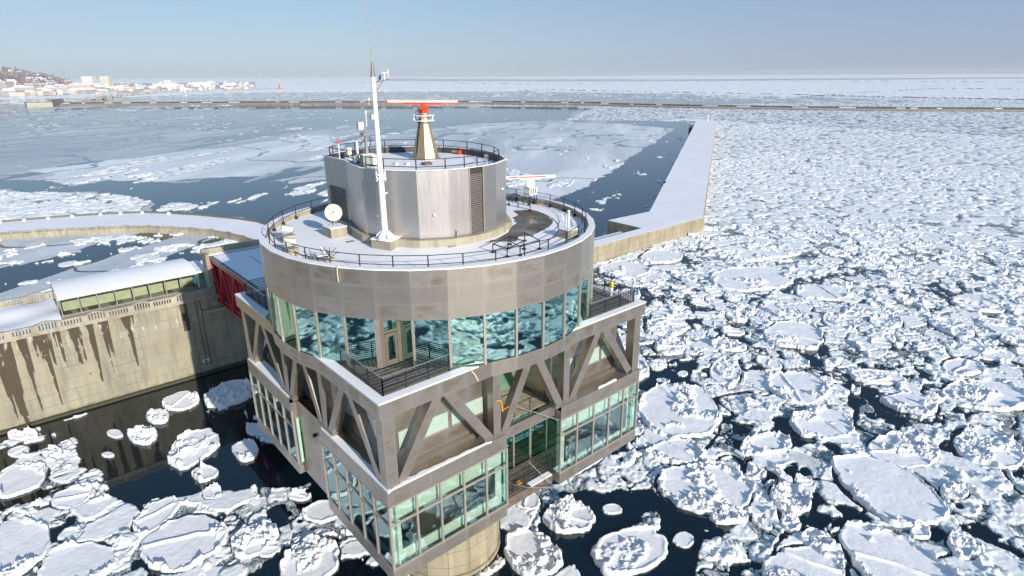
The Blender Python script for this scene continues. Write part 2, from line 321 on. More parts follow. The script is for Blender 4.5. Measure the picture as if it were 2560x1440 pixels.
# middle bays: right and back faces are open balconies, the left face is closed by a steel wall with a door
for face in (0,1,2):
    b=MB(); p=face_pt(face,-2.6,11.2); q=face_pt(face,2.6,11.2)
    b.beam((*face_pt(face,-2.6,11.1),18.55),(*face_pt(face,2.6,11.1),18.55),.35,.85); b.build('bay_beam','steelf',T)
    b=MB(); b.beam((*face_pt(face,-2.6,11.05),12.5),(*face_pt(face,2.6,11.05),12.5),.3,.8)
    for z in (12.92,): 
        for k in range(9): b.beam((*face_pt(face,-2.6,8.75+k*.27),z),(*face_pt(face,2.6,8.75+k*.27),z),.2,.05)
    b.build('balcony_floor','darkwood',T)
    b=MB()
    for k in range(14): b.beam((*face_pt(face,-2.6,7.0+k*.27),18.98),(*face_pt(face,2.6,7.0+k*.27),18.98),.21,.05)
    b.build('terrace_floor',M.setdefault('paledeck',plain('pale_grey_deck_board',(.36,.32,.23),.8,var=.4,scale=2.5)),T)
    for k in range(3):
        w=MB(); p=face_pt(face,-2.6+k*1.74+.04,8.55); q=face_pt(face,-2.6+(k+1)*1.74-.04,8.55); w.face([(p[0],p[1],12.95),(q[0],q[1],12.95),(q[0],q[1],18.1),(p[0],p[1],18.1)]); w.build('window','glass',T)
        w=MB(); p=face_pt(face,-2.6+k*1.74+.04,6.95); q=face_pt(face,-2.6+(k+1)*1.74-.04,6.95); w.face([(p[0],p[1],19.05),(q[0],q[1],19.05),(q[0],q[1],23.9),(p[0],p[1],23.9)]); w.build('window','glassl',T)
    b=MB()
    for k in range(4):
        u=-2.6+k*1.74; b.beam((*face_pt(face,u,8.55),12.9),(*face_pt(face,u,8.55),18.2),.12,.12,(0,1,0) if face%2 else (1,0,0)); b.beam((*face_pt(face,u,6.95),19),(*face_pt(face,u,6.95),24),.12,.12,(0,1,0) if face%2 else (1,0,0))
    b.build('bay_mullion','mull',T)
    for base,d,uu in ((12.95,10.85,(-2.4,-1.2,0,1.2,2.4)),(19.0,10.6,(-2.3,-.8,.7,2.2))):
        b=MB()
        for u in uu: b.beam((*face_pt(face,u,d),base),(*face_pt(face,u,d),base+1.05),.05,.05)
        for h in ((1.05,.8,.55,.3) if base<15 else (1.05,)): b.beam((*face_pt(face,-2.5,d),base+h),(*face_pt(face,2.5,d),base+h),.035,.035)
        b.build('balcony_railing','dark',T)
b=MB(); b.panels(face_pt(3,-2.66,11.45),face_pt(3,2.66,11.45),12.9,18.95,3,2); b.box(-11.44,-8.5,-2.66,2.66,12.4,12.9); b.build('bay_wall','steelf',T)
b=MB(); b.panels((-11.48,-1.3),(-11.48,-2.5),13.2,17.6,1,1); d=b.build('service_door','steelg',T)
b=MB(); b.beam((-11.52,-2.35,14.2),(-11.52,-2.35,15.0),.06,.06); b.ball((-11.55,-.6,17.3),.16); d=b.build('door_handle','dark',d)
# white-green pipe lamp on the side of the far cabin
b=MB(); b.tube((-11.6,2.45,13.5),(-11.6,2.45,17.4),.14,10); b.build('downpipe',plain('pale_green_pipe',(.35,.55,.42),.3),T)
# truss storey: posts and braces
zt=24.05
for face in range(4):
    U=[-11.4,-3.32,3.32,11.4]; A=[-7.55,0.0,7.1]; d=11.42; S=.62; upv=(0,1,0) if face%2==0 else (1,0,0)
    for k,u in enumerate(U):
        if k==3: continue
        if k in (1,2):
            p=MB(); p.beam((*face_pt(face,u,d),ZL-.03),(*face_pt(face,u,d),zt),S,S,upv); p.build('truss_post','steelf',T)
    for k in range(3):
        for (ub,side) in ((U[k],1),(U[k+1],-1)):
            x0=ub+side*.62; x1=A[k]-side*.33
            p=MB(); p.beam((*face_pt(face,x0,d+.01),ZL+.12),(*face_pt(face,x1,d+.01),zt-.1),S,S*.93,upv); p.build('truss_brace','steelf',T)
    for u in U[1:3]: p=MB(); p.beam((*face_pt(face,u-1.1,d),ZL+.1),(*face_pt(face,u+1.1,d),ZL+.1),.72,.3,(0,0,1)); p.build('truss_node','steelf',T)
for sx in (-1,1):
    for sy in (-1,1):
        p=MB(); p.beam((sx*11.4,sy*11.4,ZL-.03),(sx*11.4,sy*11.4,zt),.78,.78,(0,1,0)); p.build('truss_post','steelf',T)
# snow lying on the cabin ledges
def ledge_snow(pts,z=ZL+.03,th=.07,jit=.09):
    q=[]
    for i in range(len(pts)):
        a=Vector(pts[i]); c=Vector(pts[(i+1)%len(pts)]); m=max(2,int((c-a).length/.35))
        inner=i>=1 and i<len(pts)-1 or len(pts)<4
        for k in range(m):
            p=a.lerp(c,k/m); j=jit*(2.2 if i in(1,2) else .15); q.append((p.x+random.uniform(-j,j)*.5,p.y+random.uniform(-j,j)*.5))
    b=MB(); b.prism(q,z-.06,z+th); b.build('ledge_snow','snow',T)
ledge_snow([(-11.88,11.8),(-11.88,2.9),(-11.2,2.9),(-10.7,11.5)][::-1] if False else [(-11.88,11.85),(-11.88,3.0),(-11.5,3.0),(-11.0,6.5),(-10.9,11.0)])
ledge_snow([(-11.88,-2.8),(-11.88,-11.88),(-11.55,-11.8),(-11.3,-7.5),(-11.45,-2.8)])
ledge_snow([(-11.7,-11.88),(-4.0,-11.88),(-5.5,-11.74),(-10.6,-11.6)])
ledge_snow([(6.8,-11.88),(9.0,-11.88),(8.8,-11.68),(7.0,-11.7)])
# recessed walls of the truss storey with strip windows
wd=10.45
for face in range(4):
    for side in (-1,1):
        iw=MB(); u0,u1=(-10.45,-2.75) if side<0 else (2.75,10.45)
        if face==3: u0,u1=(-10.45,0) if side<0 else (0,10.45)
        a=face_pt(face,u0,wd); b_=face_pt(face,u1,wd); iw.panels(a,b_,ZL+.35,zt,4,2)
        iw.panels(face_pt(face,u0,wd+.25),face_pt(face,u1,wd+.25),ZL-.05,ZL+.35,1,1)
        p=face_pt(face,u0,wd); q=face_pt(face,u1,wd); 
        tp=MB(); iw.prism([face_pt(face,u0,wd+.26),face_pt(face,u1,wd+.26),q,p],ZL+.33,ZL+.36)
        for (s0,s1) in (((-10.1,-9.35),(-8.7,-6.45),(-6.15,-3.55)) if side<0 else ((3.1,5.2),(5.5,8.3),(8.6,10.1))):
            w=MB(); p=face_pt(face,s0,wd+.03); q=face_pt(face,s1,wd+.03); w.beam((p[0],p[1],21.15),(q[0],q[1],21.15),.05,1.15); wo=w.build('window',M.setdefault('frost',plain('pale_frosted_glass',(.34,.44,.38),.25,var=.1)),T)
            w=MB(); w.beam((*face_pt(face,s0-.06,wd+.04),20.53),(*face_pt(face,s1+.06,wd+.04),20.53),.1,.08); w.build('window_sill','mull',wo)
        iw.build('truss_storey_wall','steelf',T)
    if face!=3:
        for u,s in ((-2.75,1),(2.75,-1)):
            a=face_pt(face,u,wd+.2); b_=face_pt(face,u,6.9); 
            if s<0: a,b_=b_,a
            iw=MB(); iw.face([(b_[0],b_[1],ZL-.3),(a[0],a[1],ZL-.3),(a[0],a[1],zt),(b_[0],b_[1],zt)]); iw.build('terrace_side_wall','steelf',T)
c=MB(); c.box(-6.9,6.9,-6.9,6.9,18.6,24.0); c.build('core_wall',plain('pale_green_inner_wall',(.30,.42,.34),.6),T)
# platform with its bulging fascia
ins=math.sqrt(RD*RD-HALF*HALF); a0=math.degrees(math.atan2(ins,HALF))
out=[]
for q in range(4):
    base=90*q-90
    for a in [-a0]+[-10,0,10]+[a0]: t=R(base+a); out.append(((RD+.02)*math.cos(t),(RD+.02)*math.sin(t)))
    t=R(base+45); out.append((HALF*math.sqrt(2)*math.cos(t),HALF*math.sqrt(2)*math.sin(t)))
pl=MB(); pl.prism([(x*.999,y*.999) for x,y in out],24.0,24.97)
pl.build('platform','steelf',T)
fa=MB(); n=len(out)
for i in range(n):
    a,b_=out[i],out[(i+1)%n]; L=math.dist(a,b_); fa.panels(a,b_,23.985,24.985,max(1,round(L/2.3)),1)
fa.build('fascia','steelf',T)
for q in range(4):
    rot=lambda x,y:{0:(x,y),1:(-y,x),2:(-x,-y),3:(y,-x)}[q]
    o=12.02; w=11.38
    sn=MB(); sn.prism([rot(*p) for p in [(-o,-o),(-5.0,-o),(-5.9,-w),(-w,-w)]],24.97,25.06); sn.prism([rot(*p) for p in [(-o,-o+.001),(-w,-w),(-w,-4.8),(-o,-2.2)]],24.97,25.055); sn.build('ledge_snow','snow',T)
M['deckb']=snowm('deck_boards_with_snow_patches',(.19,.165,.145),1.0,0)
for q in range(4):
    dk=MB()
    rot=lambda x,y:{0:(x,y),1:(-y,x),2:(-x,-y),3:(y,-x)}[q]
    k=0
    y=-11.3
    while y<-4.5:
        xs=-math.sqrt(max(0,(RD-.1)**2-y*y)); 
        if xs>-11.3:
            p=[rot(-11.3,y),rot(xs,y),rot(xs,y+.2),rot(-11.3,y+.2)]; dk.prism(p,24.97,25.02)
        y+=.26
    dk.build('deck_boards','deckb',T)

# drum: glazing band
GB,GT=25.0,28.27
for i in range(36):
    a=P36(i,RD-.05); b_=P36(i+1,RD-.05)
    if i==22: continue            # the entrance recess, az 220..230
    w=MB(); w.face([(a[0],a[1],GB),(b_[0],b_[1],GB),(b_[0],b_[1],GT),(a[0],a[1],GT)]); w.build('window','glass',T)
for i in range(36):
    mu=MB()
    x,y=P36(i,RD-.05); t=R(10*i); w=.34 if i in(22,) else .16
    mu.beam((x,y,24.9),(x,y,28.3),w,.18,(math.cos(t),math.sin(t),0)); mu.build('window_mullion','mull',T)
A=P36(22,RD-.1); B=P36(23,RD-.1); K=(-8.15,-8.15)
v=MB(); v.box(A[0]+.02,A[0]+.32,K[1]-.09,K[1]+.05,25.0,28.3); v.box(K[0]-.26,K[0],K[1]-.09,K[1]+.05,25,28.3); v.box(A[0]+.3,K[0]-.2,K[1]-.08,K[1]+.04,27.25,27.42); v.box(A[0]+.3,K[0]-.2,K[1]-.08,K[1]+.04,28.1,28.3)
v.box(K[0]-.05,K[0]+.05,B[1],K[1],25,25.12); v.build('entrance_frame',plain('brown_steel_door_frame',(.20,.165,.13),.45,.4),T)
d=MB(); x0,x1=A[0]+.34,K[0]-.28; y=K[1]-.05
for (u0,u1,z0,z1) in ((x0,x0+.16,25.05,27.2),(x1-.16,x1,25.05,27.2),(x0+.16,x1-.16,26.98,27.2),(x0+.16,x1-.16,25.05,25.4)): d.box(u0,u1,y-.03,y+.03,z0,z1)
d=d.build('entrance_door',plain('tan_door_leaf',(.20,.17,.135),.45,.4),T)
g=MB(); g.face([(x0+.16,y,25.4),(x1-.16,y,25.4),(x1-.16,y,26.98),(x0+.16,y,26.98)]); g.build('door_glass','glass',d); g=MB(); g.beam((x0+.1,y-.07,25.9),(x0+.1,y-.07,26.4),.04,.04); g.build('door_handle','alu',d)
w=MB(); w.face([(x0,y,27.42),(x1,y,27.42),(x1,y,28.1),(x0,y,28.1)]); w.build('window','glass',T)
w=MB(); w.face([(K[0],K[1],25.1),(B[0],B[1],25.1),(B[0],B[1],28.25),(K[0],K[1],28.25)]); w.build('window','glass',T)
# inside of the drum
it=MB(); it.frust((0,0),24.98,25.03,12.4,12.4,36); it.build('drum_floor',plain('dark_carpet',(.06,.09,.08),.8),T)
it=MB(); it.frust((0,0),28.28,28.4,12.45,12.45,36); it.build('drum_ceiling',plain('dim_ceiling',(.16,.18,.16),.8),T)
it=MB(); it.frust((0,0),25.03,28.28,5.2,5.2,18); 
for a in range(6): it.tube((9.6*math.cos(R(a*60+20)),9.6*math.sin(R(a*60+20)),25),(9.6*math.cos(R(a*60+20)),9.6*math.sin(R(a*60+20)),28.3),.3,12)
it.build('drum_core',plain('inner_core_wall',(.20,.22,.18),.7),T)
# drum: steel band of three panel rows per facet
dr=MB()
for i in range(36): dr.panels(P36(i),P36(i+1),28.26,31.42,1,3)
dr.build('drum_cladding','steel',T)
dr=MB(); dr.ring((0,0),12.2,RD-.02,28.27,31.40); dr.build('drum_wall','conc',T)
rf=MB(); rf.frust((0,0),30.7,31.0,12.25,12.25,36); rf.build('roof','snow',T)
rm=MB(); rm.ring((0,0),12.18,RD+.03,31.405,31.47); rm.build('rim_snow','snow',T)
# bare wet patch melted in the roof snow
def sheet(pts,z,name,m,parent,jit=.0):
    q=[]
    for i in range(len(pts)):
        a=Vector(pts[i]); b_=Vector(pts[(i+1)%len(pts)])
        for k in range(4): p=a.lerp(b_,k/4); q.append((p.x+random.uniform(-jit,jit),p.y+random.uniform(-jit,jit)))
    s=MB(); s.prism(q,z-.002,z); return s.build(name,m,parent)
def wetm():
    m,nt,l,b=mat('wet_bare_roof'); p=wpos(nt,l); n=noise(nt,l,p,.5,5,.6); l.new(ramp(nt,l,n,[(.35,(.035,.03,.022)),(.5,(.13,.10,.055)),(.62,(.07,.065,.05)),(.75,(.25,.24,.22))]),b.inputs['Base Color'])
    l.new(ramp(nt,l,n,[(.4,.15),(.6,.7)]),b.inputs['Roughness']); return m
M['wet']=wetm()
sheet([[8.61,-0.02],[9.8,-0.43],[9.99,-1.51],[9.36,-3.49],[8.41,-5.01],[6.59,-6.31],[4.93,-6.85],[3.78,-7.42],[2.97,-7.0],[1.93,-7.73],[0.81,-6.86],[0.14,-6.55],[1.48,-6.27],[3.09,-5.51],[4.19,-4.48],[5.78,-3.38],[6.66,-2.04],[7.68,-1.54]],31.006,'bare_roof_patch','wet',T,.12)
# ring line on the roof
pa=MB(); 
for i in range(40):
    t0=R(-75+i*2.6); t1=R(-75+(i+1)*2.6); pa.beam((9.9*math.cos(t0),9.9*math.sin(t0),31.02),(9.9*math.cos(t1),9.9*math.sin(t1),31.02),.04,.03)
pa.build('roof_cable','dark',T)
# railings
def ring_rail(parent,pts,z,h,name='railing',rails=(1.0,.5),closed=True,every=1,r=.028):
    b=MB(); n=len(pts)
    for i in range(n if closed else n-1):
        a=pts[i]; c=pts[(i+1)%n]
        for f in rails: b.tube((a[0],a[1],z+h*f),(c[0],c[1],z+h*f),r,6)
    for i in range(0,n,every): b.beam((pts[i][0],pts[i][1],z-.05),(pts[i][0],pts[i][1],z+h),.055,.055); b.box(pts[i][0]-.1,pts[i][0]+.1,pts[i][1]-.1,pts[i][1]+.1,z-.02,z+.22) if name=='roof_railing' and i%1==0 and math.atan2(pts[i][1],pts[i][0])>-.6 and math.atan2(pts[i][1],pts[i][0])<2.6 else None
    return b.build(name,'dark',parent)
ring_rail(T,[P36(i+.5,11.95) for i in range(36)],31.0,1.12,'roof_railing')
def slat_rail(pts,z,name,slats=8,h=1.1):
    b=MB()
    for a,c in zip(pts[:-1],pts[1:]):
        for k in range(slats): b.beam((a[0],a[1],z+.15+k*(h-.15)/(slats-1)),(c[0],c[1],z+.15+k*(h-.15)/(slats-1)),.03,.045)
        L=math.dist(a,c); m=max(1,round(L/1.5))
        for k in range(m+1): b.beam((a[0]+(c[0]-a[0])*k/m,a[1]+(c[1]-a[1])*k/m,z),(a[0]+(c[0]-a[0])*k/m,a[1]+(c[1]-a[1])*k/m,z+h),.06,.06)
    o=b.build(name,'dark',T)
    s=MB()
    for a,c in zip(pts[:-1],pts[1:]): s.beam((a[0],a[1],z+h+.03),(c[0],c[1],z+h+.03),.06,.03)
    s.build('handrail',M['alu'],o)
for q in range(4):
    rot=lambda x,y:{0:(x,y),1:(-y,x),2:(-x,-y),3:(y,-x)}[q]
    slat_rail([rot(-6.7,-11.3),rot(-11.3,-11.3),rot(-11.3,-6.1)],25.03,'deck_railing')
# upper drum
UP=[(-4.35,8.1),(-4.95,7.5),(-5.0,3.6),(-5.65,1.3),(-5.95,-.5),(-5.45,-2.3),(-3.95,-4.4),(-2.1,-5.45),(-.5,-5.65),(.75,-5.6),(2.2,-5.25),(4.2,-4.05),(5.45,-2.0),(6.1,.5),(6.3,3.0),(5.6,5.8),(4.0,8.1),(1.5,9.5),(-1.5,9.6)]
UP=UP[::1]
def inset(poly,d):
    c=Vector((sum(p[0] for p in poly)/len(poly),sum(p[1] for p in poly)/len(poly))); return [((Vector(p)-c).normalized()*((Vector(p)-c).length-d)+c)[:] for p in poly]
w=MB()
LOUV=8
for i in range(len(UP)):
    a,b_=UP[i],UP[(i+1)%len(UP)]
    if i==LOUV: continue
    w.panels(a,b_,31.55,36.2,1,1)
w.build('upper_drum_cladding','steelg',T)
w=MB(); w.prism(inset(UP,.1),31.0,35.7); w.build('upper_drum_wall',plain('grey_backing',(.2,.2,.2)),T)
w=MB()
IN=inset(UP,.38)
for i in range(len(UP)):
    a,b_,c,d=UP[i],UP[(i+1)%len(UP)],IN[(i+1)%len(UP)],IN[i]
    w.face([(a[0],a[1],36.2),(b_[0],b_[1],36.2),(c[0],c[1],36.2),(d[0],d[1],36.2)]); w.face([(c[0],c[1],35.7),(d[0],d[1],35.7),(d[0],d[1],36.2),(c[0],c[1],36.2)])
w.build('upper_parapet',plain('dark_parapet_lining',(.06,.065,.07),.7),T)
w=MB()
for i in range(len(UP)):
    a,b_=UP[i],UP[(i+1)%len(UP)]; w.beam((a[0],a[1],36.22),(b_[0],b_[1],36.22),.16,.05)
w.build('upper_coping','snow',T)
w=MB(); w.prism(inset(UP,.2),35.7,35.76); w.build('upper_roof','snow',T)
# concrete plinth
w=MB(); OUT=inset(UP,-.42); w.prism(OUT,31.0,31.52); w.build('plinth','conc',T)
# louvres
def louver(a,b_,z0,z1,name,parent,step=.13,d=.06):
    a=Vector(a); b_=Vector(b_); t=(b_-a).normalized(); nrm=Vector((t.y,-t.x)); l=MB(); z=z0
    while z<z1: p=a-nrm*d; q=b_-nrm*d; l.beam((p.x,p.y,z),(q.x,q.y,z),.09,.05); z+=step
    l.face([(*(a-nrm*.12),z0),(*(b_-nrm*.12),z0),(*(b_-nrm*.12),z1),(*(a-nrm*.12),z1)])
    return l.build(name,plain('brown_louver',(.10,.085,.065),.5,.5) if d>0 else plain('black_louver',(.03,.032,.035),.5),parent)
lo=louver(UP[LOUV],UP[LOUV+1],31.6,36.15,'louver_panel',T)
fr=MB()
for p in (UP[LOUV],UP[LOUV+1]): fr.beam((p[0],p[1],31.55),(p[0],p[1],36.2),.09,.09)
fr.build('louver_frame','mull',lo)
for (y0,y1) in ((6.9,5.55),(5.4,4.1)): louver((-4.99-.0,y0),(-5.0,y1),31.7,34.0,'louver_panel',T,.16,-.03)
ring_rail(T,[tuple(p) for p in inset(UP,.55)],35.76,1.12,'upper_railing',rails=(1.0,.55))
# small fittings on the upper drum
s=MB()
for (x,y,z) in ((-5.62,-1.7,33.0),(-3.1,-5.0,33.2),(3.2,-4.75,34.2)): s.ball((x,y-.05,z),.09)
s.build('wall_light','white',T)
s=MB()
for (x,y,h) in ((-1.7,-5.7,.5),): s.tube((x,y,31.5),(x,y,32.0),.06); 
s.build('wall_pipe','alu',T)
# ================================================================ things standing on the roofs
ZR=31.0
# satellite dish
bx,by=-6.95,2.35
t=thing('satellite_dish',(bx,by,ZR),'round off-white satellite dish on a square concrete block at the left of the lower roof','satellite dish')
b=MB(); b.box(bx-.62,bx+.62,by-.62,by+.62,ZR-.01,ZR+.72); b.build('base_block','conc',t); b=MB(); b.box(bx-.65,bx+.65,by-.65,by+.65,ZR+.72,ZR+.78); b.build('snow_cap','snow',t)
b=MB(); b.tube((bx,by,ZR+.75),(bx,by+.1,ZR+1.6),.05); b.tube((bx+.3,by+.2,ZR+.75),(bx+.05,by+.1,ZR+1.5),.04); b.tube((bx-.3,by+.2,ZR+.75),(bx-.05,by+.1,ZR+1.5),.04); b.build('dish_mount','alu',t)
b=MB(); dn=Vector((-.42,-.86,.28)).normalized(); c0=Vector((bx,by-.02,ZR+1.75)); u=dn.orthogonal().normalized(); v_=dn.cross(u); rings=[]
for k in range(6):
    r=.62*k/5; h=.16*(k/5)**2; rings.append([c0+(u*math.cos(2*PI*i/24)+v_*math.sin(2*PI*i/24))*r+dn*h for i in range(24)])
vs=[p for r in rings for p in r]; fs=[]
for k in range(5):
    for i in range(24): a=k*24+i; c=k*24+(i+1)%24; fs.append((a,c,c+24,a+24))
b.solid(vs,fs); b.build('dish','offwhite',t,smooth=True)
b=MB(); b.tube(c0-v_*.5+dn*.15,c0+dn*.6,.015); b.ball(c0+dn*.6,.06); b.build('feed_arm','dark',t)
# antenna mast with its block
mx,my=-5.9,-3.15
t=thing('antenna_mast',(mx,my,ZR),'tall slim white antenna mast on a concrete block in front of the upper drum','mast')
b=MB(); b.prism([(-6.62,-2.45),(-6.0,-3.98),(-4.62,-3.1),(-5.2,-1.6)],ZR-.01,ZR+.62); b.build('base_block','conc',t)
b=MB(); b.prism([(-6.66,-2.45),(-6.0,-4.03),(-4.57,-3.1),(-5.2,-1.56)],ZR+.62,ZR+.69); b.build('snow_cap','snow',t)
b=MB()
for a in range(6): ca,sa=math.cos(a*PI/3+.3),math.sin(a*PI/3+.3); b.face([(mx+.15*ca,my+.15*sa,ZR+.69),(mx+.62*ca,my+.62*sa,ZR+.69),(mx+.6*ca,my+.6*sa,ZR+.95),(mx+.15*ca,my+.15*sa,ZR+1.35)]); b.beam((mx+.16*ca,my+.16*sa,ZR+.7),(mx+.6*ca,my+.6*sa,ZR+.7),.04,.03)
b.frust((mx,my),ZR+.69,ZR+.74,.6,.6,16); b.build('base_flange','white',t)
b=MB(); b.tube((mx,my,ZR+.7),(mx,my,ZR+4.9),.21,16,.19); b.tube((mx,my,ZR+4.9),(mx,my,ZR+11.1),.18,16,.13)
for z in (ZR+4.75,ZR+5.0): b.frust((mx,my),z,z+.1,.36,.36,16)
for z in (8.9,9.9,10.5): b.frust((mx,my),ZR+z,ZR+z+.05,.17,.17,16)
for a in range(8): b.box(mx+.3*math.cos(a*PI/4)-.03,mx+.3*math.cos(a*PI/4)+.03,my+.3*math.sin(a*PI/4)-.03,my+.3*math.sin(a*PI/4)+.03,ZR+4.6,ZR+5.25)
b.tube((mx,my,ZR+3.7),(mx+.35,my-.1,ZR+3.8),.05); b.build('pole','white',t,smooth=False)
b=MB(); b.tube((mx,my,ZR+11.1),(mx,my,ZR+12.0),.155,12,.07); b.build('mast_tip','steelf',t)
wx=Vector((-.02,.012,0)); b=MB(); b.tube((mx,my,ZR+12),(mx-.05,my,ZR+15.5),.028,6,.02); b.tube((mx-.05,my,ZR+15.5),(mx-.12,my,ZR+19),.02,6,.01); b.build('whip_aerial',plain('grey_whip',(.3,.3,.3)),t)
rx,ry=math.cos(R(-41)),math.sin(R(-41))    # crossarm direction, across the view
b=MB(); b.beam((mx,my,ZR+10.75),(mx+.95*rx,my+.95*ry,ZR+10.95),.05,.05); b.beam((mx+.1*rx,my+.1*ry,ZR+10.2),(mx+.6*rx,my+.6*ry,ZR+10.85),.035,.035); b.beam((mx-.62*rx,my-.62*ry,ZR+9.6),(mx+.62*rx,my+.62*ry,ZR+9.6),.045,.045); b.beam((mx-.62*rx,my-.62*ry,ZR+10.15),(mx+.62*rx,my+.62*ry,ZR+10.15),.025,.025); b.build('crossarm',plain('rusty_brown_arm',(.2,.1,.08)),t)
b=MB(); ax,ay,az=mx+.72*rx,my+.72*ry,ZR+10.92; b.tube((ax,ay,az),(ax,ay,az+.4),.04); b.tube((ax-.15*rx,ay-.15*ry,az+.42),(ax+.25*rx,ay+.25*ry,az+.42),.035)
b.beam((ax+.25*rx,ay+.25*ry,az+.15),(ax+.25*rx,ay+.25*ry,az+.62),.1,.03,(rx,ry,0)); b.build('anemometer','white',t)
b=MB(); b.box(mx-.36,mx-.1,my-.05,my+.2,ZR+8.55,ZR+8.85); b.ball((mx-.38*rx,my-.38*ry,ZR+9.75),.12); b.tube((mx-.38*rx,my-.38*ry,ZR+9.4),(mx-.38*rx,my-.38*ry,ZR+9.9),.03); b.build('sensor_box',plain('pale_sensor_box',(.5,.5,.45)),t)
# crow on the crossarm
cx,cy,cz=mx+.42*rx,my+.42*ry,ZR+10.9
b=MB(); b.ball((cx,cy,cz+.13),.075,10,8,(1,1,1.6)); b.ball((cx+.05*rx,cy+.05*ry,cz+.28),.05,8,6); b.tube((cx+.08*rx,cy+.08*ry,cz+.29),(cx+.16*rx,cy+.16*ry,cz+.27),.018,5,.004); b.beam((cx-.03*rx,cy-.03*ry,cz+.1),(cx-.13*rx,cy-.13*ry,cz-.09),.07,.03)
b.tube((cx,cy,cz+.05),(cx,cy,cz-.01),.012,4)
tag(b.build('crow',plain('black_feathers',(.008,.008,.01),.6),None,smooth=True),'black crow perched on the crossarm near the top of the white mast','bird')
# radar tower on the upper roof
kx,ky=1.95,3.4; Z2=35.76
t=thing('radar_tower',(kx,ky,Z2),'tapering golden steel cone carrying a red radar scanner on the upper roof','radar')
b=MB()
for i in range(8):
    t0=R(45*i+10); t1=R(45*i+55); P=lambda r,tt,z:(kx+r*math.cos(tt),ky+r*math.sin(tt),z)
    b.face([P(1.12,t0,Z2),P(1.12,t1,Z2),P(.45,t1,Z2+2.8),P(.45,t0,Z2+2.8)]); b.face([P(.45,t0,Z2+2.8),P(.45,t1,Z2+2.8),P(.36,t1,Z2+3.55),P(.36,t0,Z2+3.55)])
b.build('cone',steel_panel('golden_stainless',(.42,.31,.18),(.36,.27,.14),.34,stain=.2,line=(.45,.38,.28)),t)
b=MB(); b.ring((kx,ky),.44,.49,Z2+2.75,Z2+2.83,16); b.build('cone_band','alu',t); b=MB(); b.ring((kx,ky),1.1,1.2,Z2,Z2+.12,8,ph=R(10)); b.build('cone_foot','alu',t); b=MB(); b.frust((kx,ky),Z2+3.53,Z2+3.6,.44,.44,16); b.build('cone_cap','alu',t)
b=MB(); 
for z in (3.0,3.4): b.ring((kx,ky),.85,.9,Z2+z,Z2+z+.05,24)
for a in range(6): b.beam((kx+.4*math.cos(a),ky+.4*math.sin(a),Z2+3.0),(kx+.88*math.cos(a),ky+.88*math.sin(a),Z2+3.0),.04,.04); b.beam((kx+.88*math.cos(a),ky+.88*math.sin(a),Z2+3.0),(kx+.88*math.cos(a),ky+.88*math.sin(a),Z2+3.4),.035,.035)
b.build('service_ring','white',t)
b=MB()
for z in (.5,1.2,1.9,2.5): rr=1.12-.24*z+.03; b.ball((kx-rr*.86,ky-rr*.2,Z2+z),.06)
b.beam((kx-1.05,ky-.2,Z2),(kx-.42,ky-.05,Z2+3.2),.12,.05); b.build('cable_ladder','dark',t)
b=MB(); b.path([(kx-.35,ky,Z2+3.9),(kx-.75,ky-.1,Z2+3.75),(kx-.85,ky-.1,Z2+3.2),(kx-.5,ky-.1,Z2+2.7)],.03); b.build('cable','dark',t)
b=MB(); b.box(kx-.3,kx+.3,ky-.3,ky+.3,Z2+3.6,Z2+3.85); b.tube((kx-.22*rx,ky-.22*ry,Z2+3.95),(kx+.32*rx,ky+.32*ry,Z2+3.95),.22,14); b.frust((kx,ky),Z2+4.05,Z2+4.25,.14,.14,12); b.build('gearbox','orange',t)
b=MB(); L=2.78; b.beam((kx-L*rx,ky-L*ry,Z2+4.50),(kx+L*rx,ky+L*ry,Z2+4.46),.30,.2); b.build('scanner_bar','pink',t)
b=MB(); b.beam((kx-L*1.01*rx,ky-L*1.01*ry,Z2+4.37),(kx+L*1.01*rx,ky+L*1.01*ry,Z2+4.33),.30,.05); b.beam((kx-1.5*rx,ky-1.5*ry,Z2+4.29),(kx+1.5*rx,ky+1.5*ry,Z2+4.25),.26,.08); 
for s_ in (-1,1): b.beam((kx+s_*L*rx,ky+s_*L*ry,Z2+4.45),(kx+s_*(L+.06)*rx,ky+s_*(L+.06)*ry,Z2+4.44),.33,.22)
b.build('scanner_trough','orange',t)
# small marine radar on the lower roof, right
qx,qy=11.3,.9
t=thing('marine_radar',(qx,qy,ZR),'white radar with red-striped scanner bar at the right of the lower roof','radar')
b=MB()
for x in (-.45,.45):
    for y in (-.4,.4): b.beam((qx+x,qy+y,ZR),(qx+x*.9,qy+y*.9,ZR+1.0),.06,.06)
b.beam((qx-.6,qy-.5,ZR+.55),(qx+.6,qy-.5,ZR+.55),.05,.05); b.beam((qx-.6,qy+.5,ZR+.55),(qx+.6,qy+.5,ZR+.55),.05,.05); b.build('stand','dark',t)
b=MB(); 
for x in (-.42,-.14,.14,.42): b.box(qx+x-.04,qx+x+.04,qy-.4,qy+.4,ZR+1.0,ZR+1.62)
b.box(qx-.46,qx+.46,qy-.44,qy+.44,ZR+.98,ZR+1.06); b.box(qx-.46,qx+.46,qy-.44,qy+.44,ZR+1.56,ZR+1.64); b.box(qx-.45,qx+.45,qy+.2,qy+.42,ZR+1.0,ZR+1.6); b.build('pedestal','white',t)
b=MB(); b.frust((qx,qy),ZR+1.64,ZR+1.8,.28,.28,14); b.tube((qx-.3*rx,qy-.3*ry,ZR+1.95),(qx+.4*rx,qy+.4*ry,ZR+1.95),.3,14); b.frust((qx,qy),ZR+2.1,ZR+2.35,.16,.16,10); b.build('gearbox','white',t)
